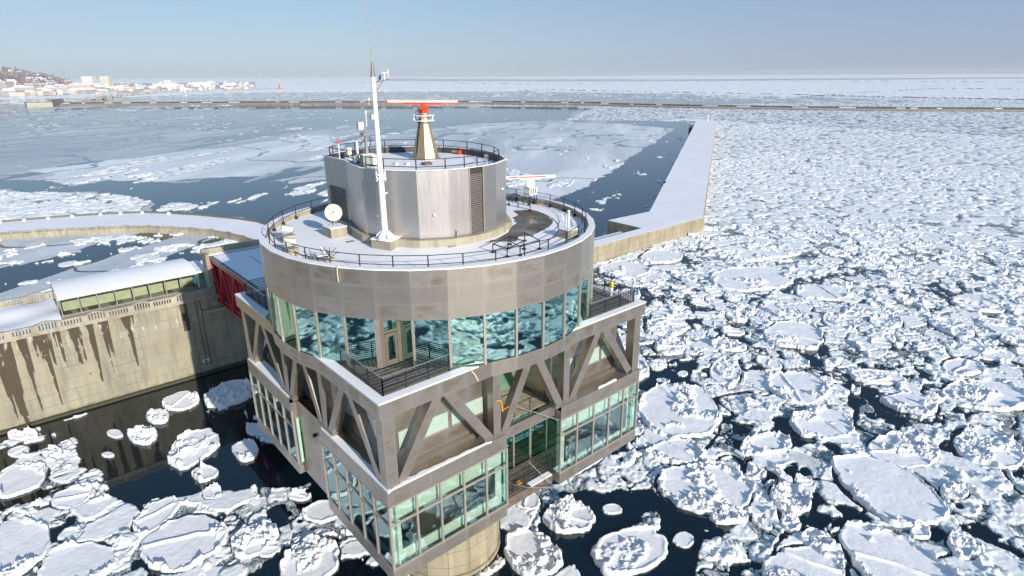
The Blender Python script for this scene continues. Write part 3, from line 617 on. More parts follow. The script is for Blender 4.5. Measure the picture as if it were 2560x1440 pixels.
b=MB(); L=2.25; b.beam((qx-L*rx,qy-L*ry,ZR+2.5),(qx+L*rx,qy+L*ry,ZR+2.62),.26,.27); b.beam((qx-.9*rx,qy-.9*ry,ZR+2.33),(qx+.9*rx,qy+.9*ry,ZR+2.38),.22,.1); bar=b.build('scanner_bar','white',t)
ox,oy=-ry*-1,-rx  # towards the viewer
off=Vector((math.sin(R(-139)),math.cos(R(-139)),0)); off=Vector((-.656,-.755,0))*.135
b=MB()
for s0,s1 in ((-1.9,-1.15),(-.95,1.35)): b.beam((qx+s0*rx+off.x,qy+s0*ry+off.y,ZR+2.56+s0*.027),(qx+s1*rx+off.x,qy+s1*ry+off.y,ZR+2.56+s1*.027),.02,.09)
b.build('stripe','orange',bar)
# black pipe frames
def pipe_frame(name,pts,z,h,label,feet=True):
    t=thing(name,(pts[0][0],pts[0][1],ZR),label,'pipe frame'); b=MB()
    n=len(pts)
    for i in range(n): a=pts[i]; c=pts[(i+1)%n]; b.beam((a[0],a[1],z+h),(c[0],c[1],z+h),.05,.05)
    b.build('top_frame','dark',t)
    for a in pts: b=MB(); b.beam((a[0],a[1],z),(a[0],a[1],z+h),.05,.05); b.box(a[0]-.1,a[0]+.1,a[1]-.1,a[1]+.1,z-.01,z+.1); b.build('leg','dark',t)
pipe_frame('pipe_frame',[[-1.18,-8.92],[-1.14,-10.34],[0.88,-9.74],[0.98,-8.17]],ZR,.6,'low black pipe frame nearer the middle of the front roof edge')
pipe_frame('pipe_frame',[[-0.34,-10.7],[1.73,-10.38],[2.39,-8.15],[0.21,-8.86]],ZR,.62,'black pipe frame close to the front rim, right of its twin')
pipe_frame('pipe_frame',[[9.91,2.28],[9.59,-0.92],[11.14,0.92],[11.74,3.65]],ZR,.62,'black pipe frame beside the upper drum, just left of the white marine radar')
# right-hand block with a white post
p=[[5.48,-9.44]][0]; t=thing('post_on_block',(p[0],p[1],ZR),'short white post on a cream concrete block at the right end of the lower roof','post')
b=MB(); b.box(p[0]-.5,p[0]+.5,p[1]-.5,p[1]+.5,ZR-.01,ZR+.62); b.build('base_block','conc',t); b=MB(); b.box(p[0]-.52,p[0]+.52,p[1]-.52,p[1]+.52,ZR+.62,ZR+.68); b.build('snow_cap','snow',t)
b=MB(); b.beam((p[0],p[1],ZR+.68),(p[0],p[1],ZR+2.0),.14,.14); b.beam((p[0]-.2,p[1],ZR+.68),(p[0]-.2,p[1],ZR+1.7),.04,.04); b.tube((p[0]-.5,p[1]+.2,ZR+1.8),(p[0]-.4,p[1]+.1,ZR+1.3),.03); b.build('post','white',t)
# left-hand lamps on blocks
def flood(px,py,label,h=.55,tw=0):
    t=thing('floodlight',(px,py,ZR),label,'floodlight','floodlights along the left roof edge')
    b=MB(); b.box(px-.45,px+.45,py-.4,py+.4,ZR-.01,ZR+h); b.build('base_block','conc',t)
    b=MB(); b.beam((px-.3,py,ZR+h),(px-.3,py,ZR+h+.5),.05,.05); b.beam((px+.3,py,ZR+h),(px+.3,py,ZR+h+.5),.05,.05); b.build('bracket','alu',t)
    b=MB(); b.beam((px-.35,py+.1,ZR+h+.55),(px+.35,py-.1,ZR+h+.4),.5,.35); b.build('lamp_housing','offwhite',t)
    b=MB(); b.beam((px-.34,py-.14,ZR+h+.36),(px+.34,py-.3,ZR+h+.25),.3,.03); b.build('lens','glass',t)
flood(*[[-10.27,2.9]][0],'pale floodlight on a block at the far left of the lower roof')
flood(*[[-11.51,-0.59]][0],'squat floodlight at the left front of the lower roof, in front of the dish')
p=[[-10.72,-3.71]][0]; t=thing('cable_reel_heap',(p[0],p[1],ZR),'heap of tangled pipes and brackets on a low block at the left front roof edge','equipment')
b=MB(); b.box(p[0]-.75,p[0]+.65,p[1]-.45,p[1]+.45,ZR-.01,ZR+.35); b.build('base_block','conc',t)
b=MB(); rr_=random.Random(3)
for k in range(16): a=rr_.uniform(0,6.28); q=(p[0]+rr_.uniform(-.7,.7),p[1]+rr_.uniform(-.5,.5)); b.tube((q[0],q[1],ZR+.33),(q[0]+.5*math.cos(a),q[1]+.5*math.sin(a),ZR+rr_.uniform(.6,1.1)),.035,6)
b.build('brackets','alu',t); b=MB(); b.box(p[0]-.4,p[0]+.2,p[1]-.3,p[1]+.2,ZR+.6,ZR+.66); b.build('tray','white',t)
# hatches
for (q,l) in (([[-6.96,0.04]][0],'small dark roof hatch left of the mast block'),([[-2.27,-5.79]][0],'small dark roof drain in front of the plinth')):
    b=MB(); b.box(q[0]-.28,q[0]+.28,q[1]-.2,q[1]+.2,ZR-.01,ZR+.05); tag(b.build('roof_hatch','greybox'),l,'hatch')
# white safety post and rope at the rim
b=MB(); b.tube((-9.0,-7.9,31.0),(-9.0,-7.9,32.0),.05); 
q=[[-11.18,-6.44]][0]; b=MB(); qn=Vector((q[0],q[1])).normalized()*12.72; b.path([(q[0]*.97,q[1]*.97,31.5),(qn.x,qn.y,31.5),(qn.x*1.002,qn.y*1.002,31.0),(qn.x,qn.y,30.55)],.035); tag(b.build('hanging_rope','rope'),'short pale rope hanging over the left front of the drum rim','rope')
q=[[-5.96,-11.7]][0]; b=MB(); b.path([(q[0]-.1,q[1]+.2,25.08),(q[0]+.3,-12.06,25.05),(q[0]+.6,-12.09,24.6),(q[0]+.85,-12.07,24.1)],.05); tag(b.build('hanging_rope','rope'),'pale rope drooping over the platform edge below the front windows','rope')
b=MB(); b.path([(-3.45,-11.8,21.9),(-3.1,-11.8,21.8),(-2.95,-11.8,21.4),(-2.9,-11.8,20.9)],.045); b.path([(-2.9,-11.8,21.0),(-2.2,-11.6,20.9)],.03); tag(b.build('rope_bundle','ropeor'),'orange rope tied round a truss post of the middle bay','rope')
# gear in the lower balcony
b=MB(); b.box(-.45,-.1,-10.6,-10.35,12.95,13.15); tag(b.build('crate','ropeor'),'small orange crate on the lower balcony','crate')
b=MB(); b.path([(-.2,-11.3,13.1),(1.9,-12.2,12.5)],.025); b.path([(.6,-10.6,14.6),(1.9,-12.2,12.5)],.02); b.path([(-1.2,-10.2,13.4),(-.2,-11.3,13.1)],.025); tag(b.build('hoist_boom','greybox'),'thin metal hoist poles leaning out of the lower balcony','hoist')
b=MB(); b.path([(-2.3,-10.6,19.1),(-.8,-10.7,20.0),(1.4,-12.6,18.9)],.03); b.box(1.3,1.5,-12.8,-12.6,18.88,18.93); tag(b.build('flag_pole','greybox'),'thin pale pole reaching out from the terrace of the truss storey','pole')
b=MB(); b.beam((.2,-11.1,12.98),(2.4,-11.1,12.98),.5,.07); tag(b.build('snow_shelf','snow'),'strip of snow lying on the lower balcony edge','snow')
# upper roof equipment
def cab(x,y,w,d,h,m,label,name='equipment_cabinet',z=35.76):
    t=thing(name,(x,y,z),label,'cabinet'); b=MB(); b.box(x-w/2,x+w/2,y-d/2,y+d/2,z+.12,z+h); b.build('cabinet_body',m,t)
    b=MB(); b.box(x-w/2-.03,x+w/2+.03,y-d/2-.03,y+d/2+.03,z+h,z+h+.05); b.build('cabinet_lid','snow',t); b=MB()
    for sx_ in (-1,1): b.beam((x+sx_*w*.4,y,z-.01),(x+sx_*w*.4,y,z+.13),.08,d*.8)
    b.build('feet','dark',t)
cab(*[[-3.65,2.8]][0],.9,.5,.85,'greybox','grey-green control cabinet at the left front of the upper roof')
cab(*[[-3.19,2.36]][0],.7,.5,.75,'offwhite','pale cabinet with dark grille beside the grey-green one, left of the mast')
cab(*[[-3.27,4.54]][0],.6,.4,.6,'offwhite','small cream cabinet at the left edge of the upper roof')
t=thing('weather_station',(-.6,7.4,35.76),'grey pole with white box and rod aerial at the left of the upper roof','weather station')
p=[[-1.01,7.77]][0]; t.location=(p[0],p[1],35.76)
b=MB(); b.beam((p[0],p[1],35.75),(p[0],p[1],38.3),.28,.22,taper=.5); b.box(p[0]-.3,p[0]+.3,p[1]-.3,p[1]+.3,37.5,37.75); b.build('pole','alu',t)
b=MB(); b.box(p[0]-.62,p[0]-.15,p[1]-.15,p[1]+.25,38.0,38.6); b.build('sensor_box','offwhite',t); b=MB(); b.tube((p[0]+.2,p[1],38.2),(p[0]+.2,p[1],39.3),.03); b.ball((p[0]+.2,p[1],39.35),.09,8,6,(1,1,1.6)); b.build('rod_aerial','white',t)
b=MB(); b.path([(p[0]+.2,p[1]-.15,37.7),(p[0]+.35,p[1]-.2,37.0),(p[0]+.15,p[1]-.15,36.4),(p[0]+.3,p[1]-.15,35.9)],.04); b.build('cable','dark',t)
p=[[-3.84,7.0]][0]; t=thing('warning_light',(p[0],p[1],35.76),'thin pole with a red obstruction light at the left corner of the upper roof','warning light')
b=MB(); b.tube((p[0],p[1],35.75),(p[0],p[1],37.1),.04); b.build('pole','white',t); b=MB(); b.tube((p[0],p[1],37.1),(p[0],p[1],37.45),.07); b.build('lamp','orange',t)
p=[[-2.31,6.89]][0]; t=thing('white_post',(p[0],p[1],35.76),'plain white box post with a cream panel at the left of the upper roof','post')
b=MB(); b.beam((p[0],p[1],35.75),(p[0],p[1],37.2),.14,.14); b.build('post','white',t); b=MB(); b.box(p[0]-.9,p[0]-.55,p[1]-.1,p[1]+.1,36.2,36.75); b.beam((p[0]-.72,p[1],35.75),(p[0]-.72,p[1],36.2),.05,.05); b.build('panel','offwhite',t)
for k,((px,py),l) in enumerate(zip([[3.46,8.96],[6.4,5.33],[6.24,2.35],[5.77,-0.07],[-1.74,1.89],[-1.12,1.3]],('small block left of the radar cone on the upper roof','small block right of the radar cone near the rear railing','pale block at the right rear of the upper roof','pale block close to the right end of the upper roof','tiny vent at the left front of the upper roof','tiny vent in front of the radar cone, left side'))):
    b=MB(); s_=.28 if k<4 else .14; b.box(px-s_,px+s_,py-s_,py+s_,35.75,35.76+s_*1.3); tag(b.build('vent_block','offwhite'),l,'vent')
p=[[5.63,6.06],[5.58,3.74]]; t=thing('spare_scanner',(p[0][0],p[0][1],35.76),'pink bar with a red end lying on the upper roof right of the cone','equipment')
b=MB(); b.beam((p[0][0],p[0][1],35.95),(p[1][0],p[1][1],35.95),.2,.16); b.build('bar','pink',t); b=MB(); b.box(p[1][0]-.15,p[1][0]+.15,p[1][1]-.15,p[1][1]+.15,35.8,36.1); b.build('end_cap','orange',t)
q=[[-0.03,0.27]][0]; b=MB(); b.box(q[0]-.35,q[0]+.35,q[1]-.25,q[1]+.25,35.75,35.95); tag(b.build('roof_hatch','darkwood'),'dark hatch at the foot of the radar cone','hatch')
# ---------------------------------------------------------------- person on the right-hand deck
def person():
    px,py,pz=[[10.62,-9.53]][0]+[25.02]
    root=thing('person',(px,py,pz),'person in yellow jacket, white trousers and dark cap standing on the right-hand deck','person')
    fx,fy=rx,ry; sx_,sy_=-ry,rx    # faces across the view, to the right
    def P(f,s,z): return (fx*f+sx_*s,fy*f+sy_*s,z)
    J=[(P(0,0,.92),.15),(P(0,0,1.12),.14),(P(-.01,0,1.36),.155),(P(0,0,1.48),.07),(P(.02,0,1.56),.075),(P(.02,0,1.66),.085),
       (P(0,.2,1.40),.07),(P(-.02,.26,1.14),.055),(P(.17,.12,1.04),.045),(P(0,-.2,1.40),.07),(P(-.02,-.26,1.14),.055),(P(.17,-.12,1.04),.045),
       (P(0,.1,.84),.10),(P(.02,.11,.48),.075),(P(-.02,.12,.09),.055),(P(.12,.13,.04),.045),(P(0,-.1,.84),.10),(P(.04,-.11,.48),.075),(P(-.04,-.12,.09),.055),(P(.10,-.13,.04),.045)]
    E_=[(0,1),(1,2),(2,3),(3,4),(4,5),(2,6),(6,7),(7,8),(2,9),(9,10),(10,11),(0,12),(12,13),(13,14),(14,15),(0,16),(16,17),(17,18),(18,19)]
    def skin(name,idx,m,grow=1.0,cut=None):
        mp={j:i for i,j in enumerate(idx)}; me=bpy.data.meshes.new(name); me.from_pydata([J[j][0] for j in idx],[(mp[a],mp[b]) for a,b in E_ if a in mp and b in mp],[])
        o=bpy.data.objects.new(name,me); SC.collection.objects.link(o); o.parent=root; md=o.modifiers.new('skin','SKIN'); 
        for i,j in enumerate(idx): me.skin_vertices[0].data[i].radius=(J[j][1]*grow,J[j][1]*grow)
        me.skin_vertices[0].data[0].use_root=True; o.modifiers.new('sub','SUBSURF').levels=2; o.modifiers['sub'].render_levels=2; me.materials.append(m); return o
    skin('body',list(range(20)),plain('skin',(.45,.27,.19),.6))
    skin('jacket',[0,1,2,6,7,8,9,10,11],plain('yellow_jacket',(.72,.60,.01),.6,var=.1),1.18)
    skin('trousers',[0,12,13,14,16,17,18],plain('white_trousers',(.7,.7,.68),.7,var=.1),1.15)
    b=MB(); b.ball(P(.01,0,1.71),.105,12,8,(1,1,.8)); b.ball(P(.0,0,1.66),.1,10,6,(.9,1,.9)); b.build('cap',plain('black_cap',(.01,.01,.012),.8),root,world=False,smooth=True)
    b=MB()
    for s_ in (.12,-.12): b.ball(P(.05,s_,.045),.06,10,6,(1.6,1.0,.8))
    b.build('shoes','dark',root,world=False,smooth=True)
    b=MB()
    for s_ in (.035,-.035): b.ball(P(.105,s_,1.665),.012,6,4)
    b.build('eyes','dark',root,world=False)
    b=MB(); b.beam(P(.10,0,1.655),P(.125,0,1.625),.02,.03); b.build('nose',plain('nose_skin',(.5,.3,.2),.6),root,world=False)
    b=MB()
    for s_ in (1,-1):
        for k in range(5):
            a=P(.19,s_*(.12-.022*k),1.035-.006*k); c=P(.235+.006*(2-abs(k-2)),s_*(.115-.02*k),1.01-.008*k) if k else P(.21,s_*.085,1.065); b.tube(a,c,.010,5,.008)
    b.build('fingers',plain('hand_skin',(.45,.27,.19),.6),root,world=False)
person()
# ================================================================ sea wall with promenade, footbridge, piers
YW=52.8
def wave_h(x): 
    ph=((x+23.9)/5.27)%1.0; c=math.cos(2*PI*ph); return 1.02+.30*max(0,c)**1.5
def balustrade(parent,pts,zb,nrm,ht=wave_h,bars=True,th=.28,name='balustrade'):
    # pts: function s->(x,y); s runs in metres
    b=MB(); s0,s1,f=pts; s=s0; ds=.33
    while s<s1-1e-6:
        e=min(s+ds,s1); a=f(s); c=f(e); ph=(((s+ds/2)+23.9)/5.27)%1.0
        h0,h1=ht(s),ht(e)
        nx,ny=nrm(s)
        def blk(p,q,za,zb2,zc,zd,t0=0,t1=th):   # slab between p and q with sloping top
            v=[(p[0]+nx*t0,p[1]+ny*t0,za),(q[0]+nx*t0,q[1]+ny*t0,zb2),(q[0]+nx*t1,q[1]+ny*t1,zb2),(p[0]+nx*t1,p[1]+ny*t1,za),(p[0]+nx*t0,p[1]+ny*t0,zc),(q[0]+nx*t0,q[1]+ny*t0,zd),(q[0]+nx*t1,q[1]+ny*t1,zd),(p[0]+nx*t1,p[1]+ny*t1,zc)]
            b.solid(v,[(3,2,1,0),(4,5,6,7),(0,1,5,4),(1,2,6,5),(2,3,7,6),(3,0,4,7)])
        blk(a,c,zb,zb,zb+.22,zb+.22,-.04,th+.04)
        solid=(.20<ph<.29) or (.71<ph<.80)
        if solid: blk(a,c,zb+.22,zb+.22,zb+h0-.2,zb+h1-.2)
        else:
            m=(a[0]*.5+c[0]*.5,a[1]*.5+c[1]*.5); q=(a[0]*.52+m[0]*.0+c[0]*.48,a[1]*.52+c[1]*.48)
            blk(a,q,zb+.22,zb+.22,zb+h0-.2,zb+(h0+h1)/2-.2,.04,th-.04)
        blk(a,c,zb+h0-.21,zb+h1-.21,zb+h0,zb+h1,-.05,th+.05)
        s=e
    return b.build(name,'conc',parent)
t=thing('sea_wall',(-30,YW,0),'high stained concrete sea wall with a scalloped balustrade behind the tower','sea wall')
b=MB(); b.panels((-75,YW),(6.5,YW),-6,11.75,1,1); b.box(-75,6.5,YW+.01,68.6,-6,11.35); b.build('wall_body','concw',t)
b=MB(); b.box(-75,6.5,YW-.16,YW+.35,11.62,11.86); b.build('coping','conc',t)
balustrade(t,(-75,-3.6,lambda s:(s,YW-.02)),11.86,lambda s:(0,1))
balustrade(t,(-75,-21.2,lambda s:(s,68.2)),11.5,lambda s:(0,1),name='rear_balustrade')
b=MB(); b.box(-21.9,-3.6,53.9,58.2,11.35,11.62); b.build('front_walk','conc',t)
b=MB()
for xx in (-6.65,-6.05): b.beam((xx,YW-.05,1.3),(xx,YW-.05,11.7),.1,.06,(0,1,0))
b.build('wall_pipe',plain('rusty_brown_pipe',(.16,.09,.05)),t)
b=MB(); b.box(-75,80,YW-.5,YW,-2,.35); b.build('wall_toe',plain('dark_weedy_concrete',(.055,.055,.03),.8),t)
b=MB(); b.box(-7.15,-6.45+.2,YW-.08,YW-.01,1.9,2.35); o=b.build('sign_plate',plain('white_plate',(.75,.75,.72)),t)
b=MB(); b.box(-6.95,-6.5,YW-.1,YW-.085,2.05,2.2); b.build('sign_mark','dark',o)
b=MB(); b.box(-6.1,-2.6,YW-1.0,YW,9.75,10.0); b.build('landing_ledge','conc',t)
tag(sheet([(-75,53.4),(-21.9,53.4),(-21.9,67.9),(-75,67.9)],11.40,'promenade_snow','snow',t,0))
# snow drifts on the promenade
nx_,ny_=60,20; b=MB(); X=np.linspace(-60,-22,nx_); Y=np.linspace(53.5,67.8,ny_)
Zs=11.42+.28*(np.sin(X[:,None]*.7+Y[None,:]*.5)+np.sin(Y[None,:]*.9-X[:,None]*.23))*.4+.25
for i in range(nx_-1):
    for j in range(ny_-1): b.face([(X[i],Y[j],Zs[i,j]),(X[i+1],Y[j],Zs[i+1,j]),(X[i+1],Y[j+1],Zs[i+1,j+1]),(X[i],Y[j+1],Zs[i,j+1])])
b.build('snow_drift','snow',t)
# covered walkway
t=thing('covered_walkway',(-13,61,11.4),'long covered walkway with a curved snow-laden roof on the sea wall','shelter')
X0,X1=-21.9,-4.6; prof=[]
for k in range(13): s=k/12; prof.append((57.6+8.2*s,14.15+1.05*math.sin(PI*(.12+.62*s))-.38))
b=MB()
for (p,q) in zip(prof[:-1],prof[1:]): b.solid([(X0,p[0],p[1]),(X1,p[0],p[1]),(X1,q[0],q[1]),(X0,q[0],q[1]),(X0,p[0],p[1]+.22),(X1,p[0],p[1]+.22),(X1,q[0],q[1]+.22),(X0,q[0],q[1]+.22)],[(0,3,2,1),(4,5,6,7),(0,1,5,4),(2,3,7,6),(1,2,6,5),(3,0,4,7)])
b.build('curved_roof','snow',t,smooth=False)
zf=prof[0][1]; b=MB(); b.box(X0,X1,57.62,57.74,zf-.12,zf); b.box(X0,X1,58.2,58.3,11.6,11.75)
for k in range(9): x=X0+.15+(X1-X0-.3)*k/8; b.box(x-.07,x+.07,58.1,58.25,11.6,zf+.05); b.box(x-.05,x+.05,57.65,58.2,zf-.14,zf-.02)
b.build('front_posts','alu',t)
b=MB()
for k in range(8):
    x=X0+.15+(X1-X0-.3)*k/8; d=(X1-X0-.3)/8; b.box(x+.15,x+.3,61.0,61.2,11.5,14.1)
b.box(X0,X1,65.3,65.6,11.4,14.4); b.build('inner_frame','dark',t)
b=MB(); b.box(X0,X1,61.3,61.45,11.4,13.6); b.build('back_screen',plain('pale_olive_screen_wall',(.45,.44,.30),.7),t)
for k in range(8):
    x=X0+.15+(X1-X0-.3)*k/8; d=(X1-X0-.3)/8; w=MB(); w.face([(x+.08,58.17,11.7),(x+d-.08,58.17,11.7),(x+d-.08,58.17,zf-.1),(x+.08,58.17,zf-.1)]); w.build('window',M.setdefault('clear',glassm('clear_shelter_glass',(.7,.8,.8),.04,(.85,.92,.88))),t)
w=MB(); w.face([(X0+.02,65.3,11.45),(X0+.02,58.2,11.6),(X0+.02,57.9,zf),(X0+.02,62.5,zf+.6),(X0+.02,65.3,zf+.4)]); w.build('end_glass','clear',t)
# end lobby joining shelter and bridge
t=thing('bridge_lobby',(-3.8,58,11.4),'small glazed lobby between the covered walkway and the red footbridge','lobby')
b=MB(); b.box(-4.55,-2.75,57.8,64.5,14.15,14.35); b.build('roof','snow',t)
b=MB(); b.box(-4.5,-2.8,58.3,64.4,11.4,11.7)
for x in (-4.5,-3.7,-2.85): b.box(x,x+.1,57.95,58.1,11.6,14.15)
for z in (12.1,13.1,14.05): b.box(-4.5,-2.8,57.96,58.08,z,z+.1)
b.build('frame','alu',t); w=MB(); w.face([(-4.4,58.15,11.7),(-2.85,58.15,11.7),(-2.85,58.15,14.1),(-4.4,58.15,14.1)]); w.build('window','glass',t)
# red footbridge
t=thing('footbridge',(.3,32,10.6),'dark red steel truss footbridge with a snowy flat roof, joining tower and sea wall','footbridge')
BX0,BX1,BY0,BY1,BZ0,BZ1=-3.45,4.5,11.9,53.6,10.75,17.35
for x in (BX0,BX1):
    b=MB(); b.beam((x,BY0,BZ0+.2),(x,BY1,BZ0+.2),.35,.42); b.beam((x,BY0,BZ1-.25),(x,BY1,BZ1-.25),.35,.42); b.build('chord','redpaint',t)
    n=16; d=(BY1-BY0)/n
    for k in range(n+1):
        y=BY0+d*k; 
        if k<n: b=MB(); b.beam((x,y,BZ0+.2 if k%2 else BZ1-.3),(x,y+d,BZ1-.3 if k%2 else BZ0+.2),.3,.34,(1,0,0)); b.build('diagonal','redpaint',t)
b=MB(); b.box(BX0+.5,BX1-.5,BY0,BY1,BZ0+.25,BZ0+.5); b.build('walkway_floor','darkwood',t)
for x in (BX0+.45,BX1-.45): b=MB(); b.panels((x,BY0) if x>0 else (x,BY1),(x,BY1) if x>0 else (x,BY0),BZ0+.4,BZ1-.7,10,1); b.build('side_wall',M.setdefault('drc',plain('dark_red_cladding',(.27,.010,.024),.5,var=.3)),t)
for k in range(5):
    y=BY1-3.2-k*5.2; w=MB(); w.face([(BX0+.42,y,BZ0+1.6),(BX0+.42,y-1.6,BZ0+1.6),(BX0+.42,y-1.6,BZ0+3.6),(BX0+.42,y,BZ0+3.6)]); w.build('window','glass',t)
b=MB(); b.box(BX0-.1,BX1+.1,BY0,BY1,BZ1-.1,BZ1+.1); b.build('roof','alu',t)
b=MB(); b.box(BX0+.35,BX1-.35,BY0,BY1-.2,BZ1+.1,BZ1+.2); b.build('roof_snow','snow',t)
b=MB()
for x in (BX0,BX0+.32,.9,BX1-.05): b.box(x-.05,x+.05,BY0,BY1-(0 if x<0 else 4),BZ1+.1,BZ1+.24)
b.box(.9,.98,BY1-4.1,BY1-4,BZ1+.1,BZ1+.22); b.build('roof_seams','greybox',t)
b=MB(); b.box(-4.1,5.0,54.9,55.5,11.4,18.3); b.box(-4.1,-3.6,50.8+2.5,55.0,11.4,17.9); b.build('portal_frame','conc',t)
b=MB(); b.box(-3.9,5.1,54.2,54.9,17.4,17.5); b.build('portal_snow','snow',t)
# curved quay behind
inn=[[-25.92,175.38],[-20.8,173.12],[-15.58,170.82],[-8.56,166.93],[-2.35,163.18],[2.98,159.61],[6.15,156.72],[10.46,151.51],[14.32,146.09],[18.07,140.2],[20.73,133.55],[22.6,126.64],[23.73,119.02],[23.97,112.58]]
far=[[-25.1,195.62],[-19.46,194.04],[-13.67,192.43],[-7.72,190.77],[-0.77,187.5],[4.31,185.22],[9.71,181.87],[15.73,174.77],[22.47,164.68],[26.99,156.0],[29.92,150.39],[32.75,142.82],[33.93,129.14],[31.28,116.77]]
inn=[(inn[0][0]-45,inn[0][1]+10)]+inn; far=[(far[0][0]-45,far[0][1]+8)]+far
t=thing('curved_quay',(inn[5][0],inn[5][1],0),'low curved concrete quay sweeping round the pool behind the sea wall','quay')
b=MB()
n=len(inn)
for i in range(n-1):
    a,c,d,e=inn[i],inn[i+1],far[i+1],far[i]
    b.face([(a[0],a[1],1.3),(c[0],c[1],1.3),(d[0],d[1],1.3),(e[0],e[1],1.3)])
b.build('quay_snow','snow',t)
b=MB()
for P_,flip in ((inn,0),(far,1)):
    for i in range(n-1):
        a,c=P_[i],P_[i+1]
        if flip: a,c=c,a
        b.panels(a,c,-4,1.29,1,1)
b.build('quay_wall','conc',t)
cum=[0]
for a,c in zip(inn[:-1],inn[1:]): cum.append(cum[-1]+math.dist(a,c))
def along(s):
    for i in range(n-1):
        if s<=cum[i+1] or i==n-2: k=(s-cum[i])/(cum[i+1]-cum[i]); return (inn[i][0]+(inn[i+1][0]-inn[i][0])*k,inn[i][1]+(inn[i+1][1]-inn[i][1])*k)
def nrm_in(s): a=along(s); c=along(min(s+.5,cum[-1]-.01)); d=Vector((c[0]-a[0],c[1]-a[1])); d=d.normalized() if d.length>1e-6 else Vector((1,0)); return (-d.y,d.x)
balustrade(t,(0,cum[-1]-.5,along),1.25,nrm_in,ht=lambda s:.8+.25*max(0,math.cos(2*PI*s/7))**1.5,th=.4)
b=MB()
for i in range(n-1):
    a,c=far[i],far[i+1]; b.beam((a[0],a[1],1.55),(c[0],c[1],1.55),.5,.6)
b.build('outer_kerb',plain('dark_kerb',(.13,.13,.12)),t)
b=MB()
for k in range(26): s=2+k*(sum(math.dist(p,q) for p,q in zip(far[:8],far[1:9]))/26); 
for i in range(9):
    a=far[i]; b.box(a[0]-.4,a[0]+.4,a[1]-1.2,a[1]-.4,1.3,1.9)
b.build('bollard_blocks','white',t)
# outer breakwater with the long pier
ZT=4.26
t=thing('outer_pier',(124,51,0),'long snow-topped concrete pier bending away into the ice on the right','pier')
b=MB(); b.panels((6.5,51.0),(124.7,51.0),-6,ZT,24,1); b.build('pier_front_wall','concp',t)
e0=[[124.74,51.1],[460.26,249.56],[456.84,267.02],[119.01,65.65]]
b=MB(); b.prism([(6.5,51.02),(124.6,51.02),(124.6,54.6),(6.5,54.6)],-6,ZT-.02); b.prism([(e0[0][0],e0[0][1]+.1),tuple(e0[1]),tuple(e0[2]),tuple(e0[3]),(101.3,66.5),(101.0,54.62)],-6,ZT-.03); b.build('pier_body','concp',t)
b=MB(); b.prism([(6.5,51.0),(124.65,51.0),(124.65,54.6),(6.5,54.6)],ZT-.02,ZT+.04); b.prism([(e0[0][0]-.1,e0[0][1]+.3),tuple(e0[1]),tuple(e0[2]),tuple(e0[3]),(101.3,66.5),(101.0,54.62)],ZT-.03,ZT+.045); b.build('pier_snow','snow',t)
b=MB(); b.prism([(6.5,54.6),(101,54.6),(101.2,62),(88,62),(6.5,63)],-6,1.9); b.build('lower_quay','conc',t); b=MB(); b.prism([(6.5,54.6),(101,54.6),(101.2,62),(88,62),(6.5,63)],1.9,1.96); b.build('lower_quay_snow','snow',t)
b=MB(); d0=Vector(e0[2])-Vector(e0[3]); nn=Vector((-d0.y,d0.x)).normalized()
for fr_ in (.72,.13):
    p=Vector(e0[3])+d0*fr_; b.beam((p.x,p.y,ZT+.3),(p.x+1.2*d0.normalized().x,p.y+1.2*d0.normalized().y,ZT+.3),.9,.6)
b.build('mooring_box','dark',t)
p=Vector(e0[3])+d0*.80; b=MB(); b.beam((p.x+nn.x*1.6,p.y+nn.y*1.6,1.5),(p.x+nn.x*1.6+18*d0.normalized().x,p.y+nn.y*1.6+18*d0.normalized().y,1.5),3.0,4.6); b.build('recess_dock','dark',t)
p=Vector(e0[1])*.5+Vector(e0[2])*.5; t2=thing('beacon',(p.x-8,p.y-6,ZT),'small white beacon mast at the far end of the long pier','beacon')
b=MB(); b.tube((p.x-8,p.y-6,ZT),(p.x-8,p.y-6,ZT+5),.35,8,.25); b.build('mast','white',t2); b=MB(); b.tube((p.x-8,p.y-6,ZT+5),(p.x-8,p.y-6,ZT+5.8),.45,8); b.build('lamp','white',t2)
# far breakwater
fb=[[87.68,1162.78],[158.75,1104.24],[252.73,1020.72],[355.28,927.74],[454.74,818.48],[567.14,714.19],[652.12,548.28],[694.49,408.69],[740.41,305.41],[801.93,203.38],[878.38,100.04]]
t=thing('far_breakwater',(fb[4][0],fb[4][1],0),'long low dark breakwater stretching across the middle distance','breakwater')
b=MB(); s1=MB(); s2=MB()
for i in range(len(fb)-1):
    a=Vector(fb[i]); c=Vector(fb[i+1]); d=(c-a).normalized(); n_=Vector((-d.y,d.x)); 
    if n_.dot(a-Vector((CAM.x,CAM.y)))<0: n_=-n_
    Hh=3.6 if i>5 else 4.6
    P=lambda p,o,z:((p+n_*o).x,(p+n_*o).y,z)
    b.face([P(a,0,-3),P(c,0,-3),P(c,0,Hh-1.2),P(a,0,Hh-1.2)]); s1.face([P(a,0,Hh-1.2),P(c,0,Hh-1.2),P(c,7,Hh-1.2),P(a,7,Hh-1.2)]); s2.face([P(a,7,Hh-1.2),P(c,7,Hh-1.2),P(c,7,Hh+1.0),P(a,7,Hh+1.0)]); s2.face([P(a,7,Hh+1.0),P(c,7,Hh+1.0),P(c,9.5,Hh+1.0),P(a,9.5,Hh+1.0)])
    L=(c-a).length; k=0
    while k<L: 
        p=a+d*k; w_=random.uniform(4,18); s3=MB(); s3.face([P(p,6.9,Hh-.4),P(p+d*w_,6.9,Hh-.4),P(p+d*w_,6.9,Hh+.2),P(p,6.9,Hh+.2)]); s3.build('snow_patch','snow',t); k+=w_+random.uniform(18,60)
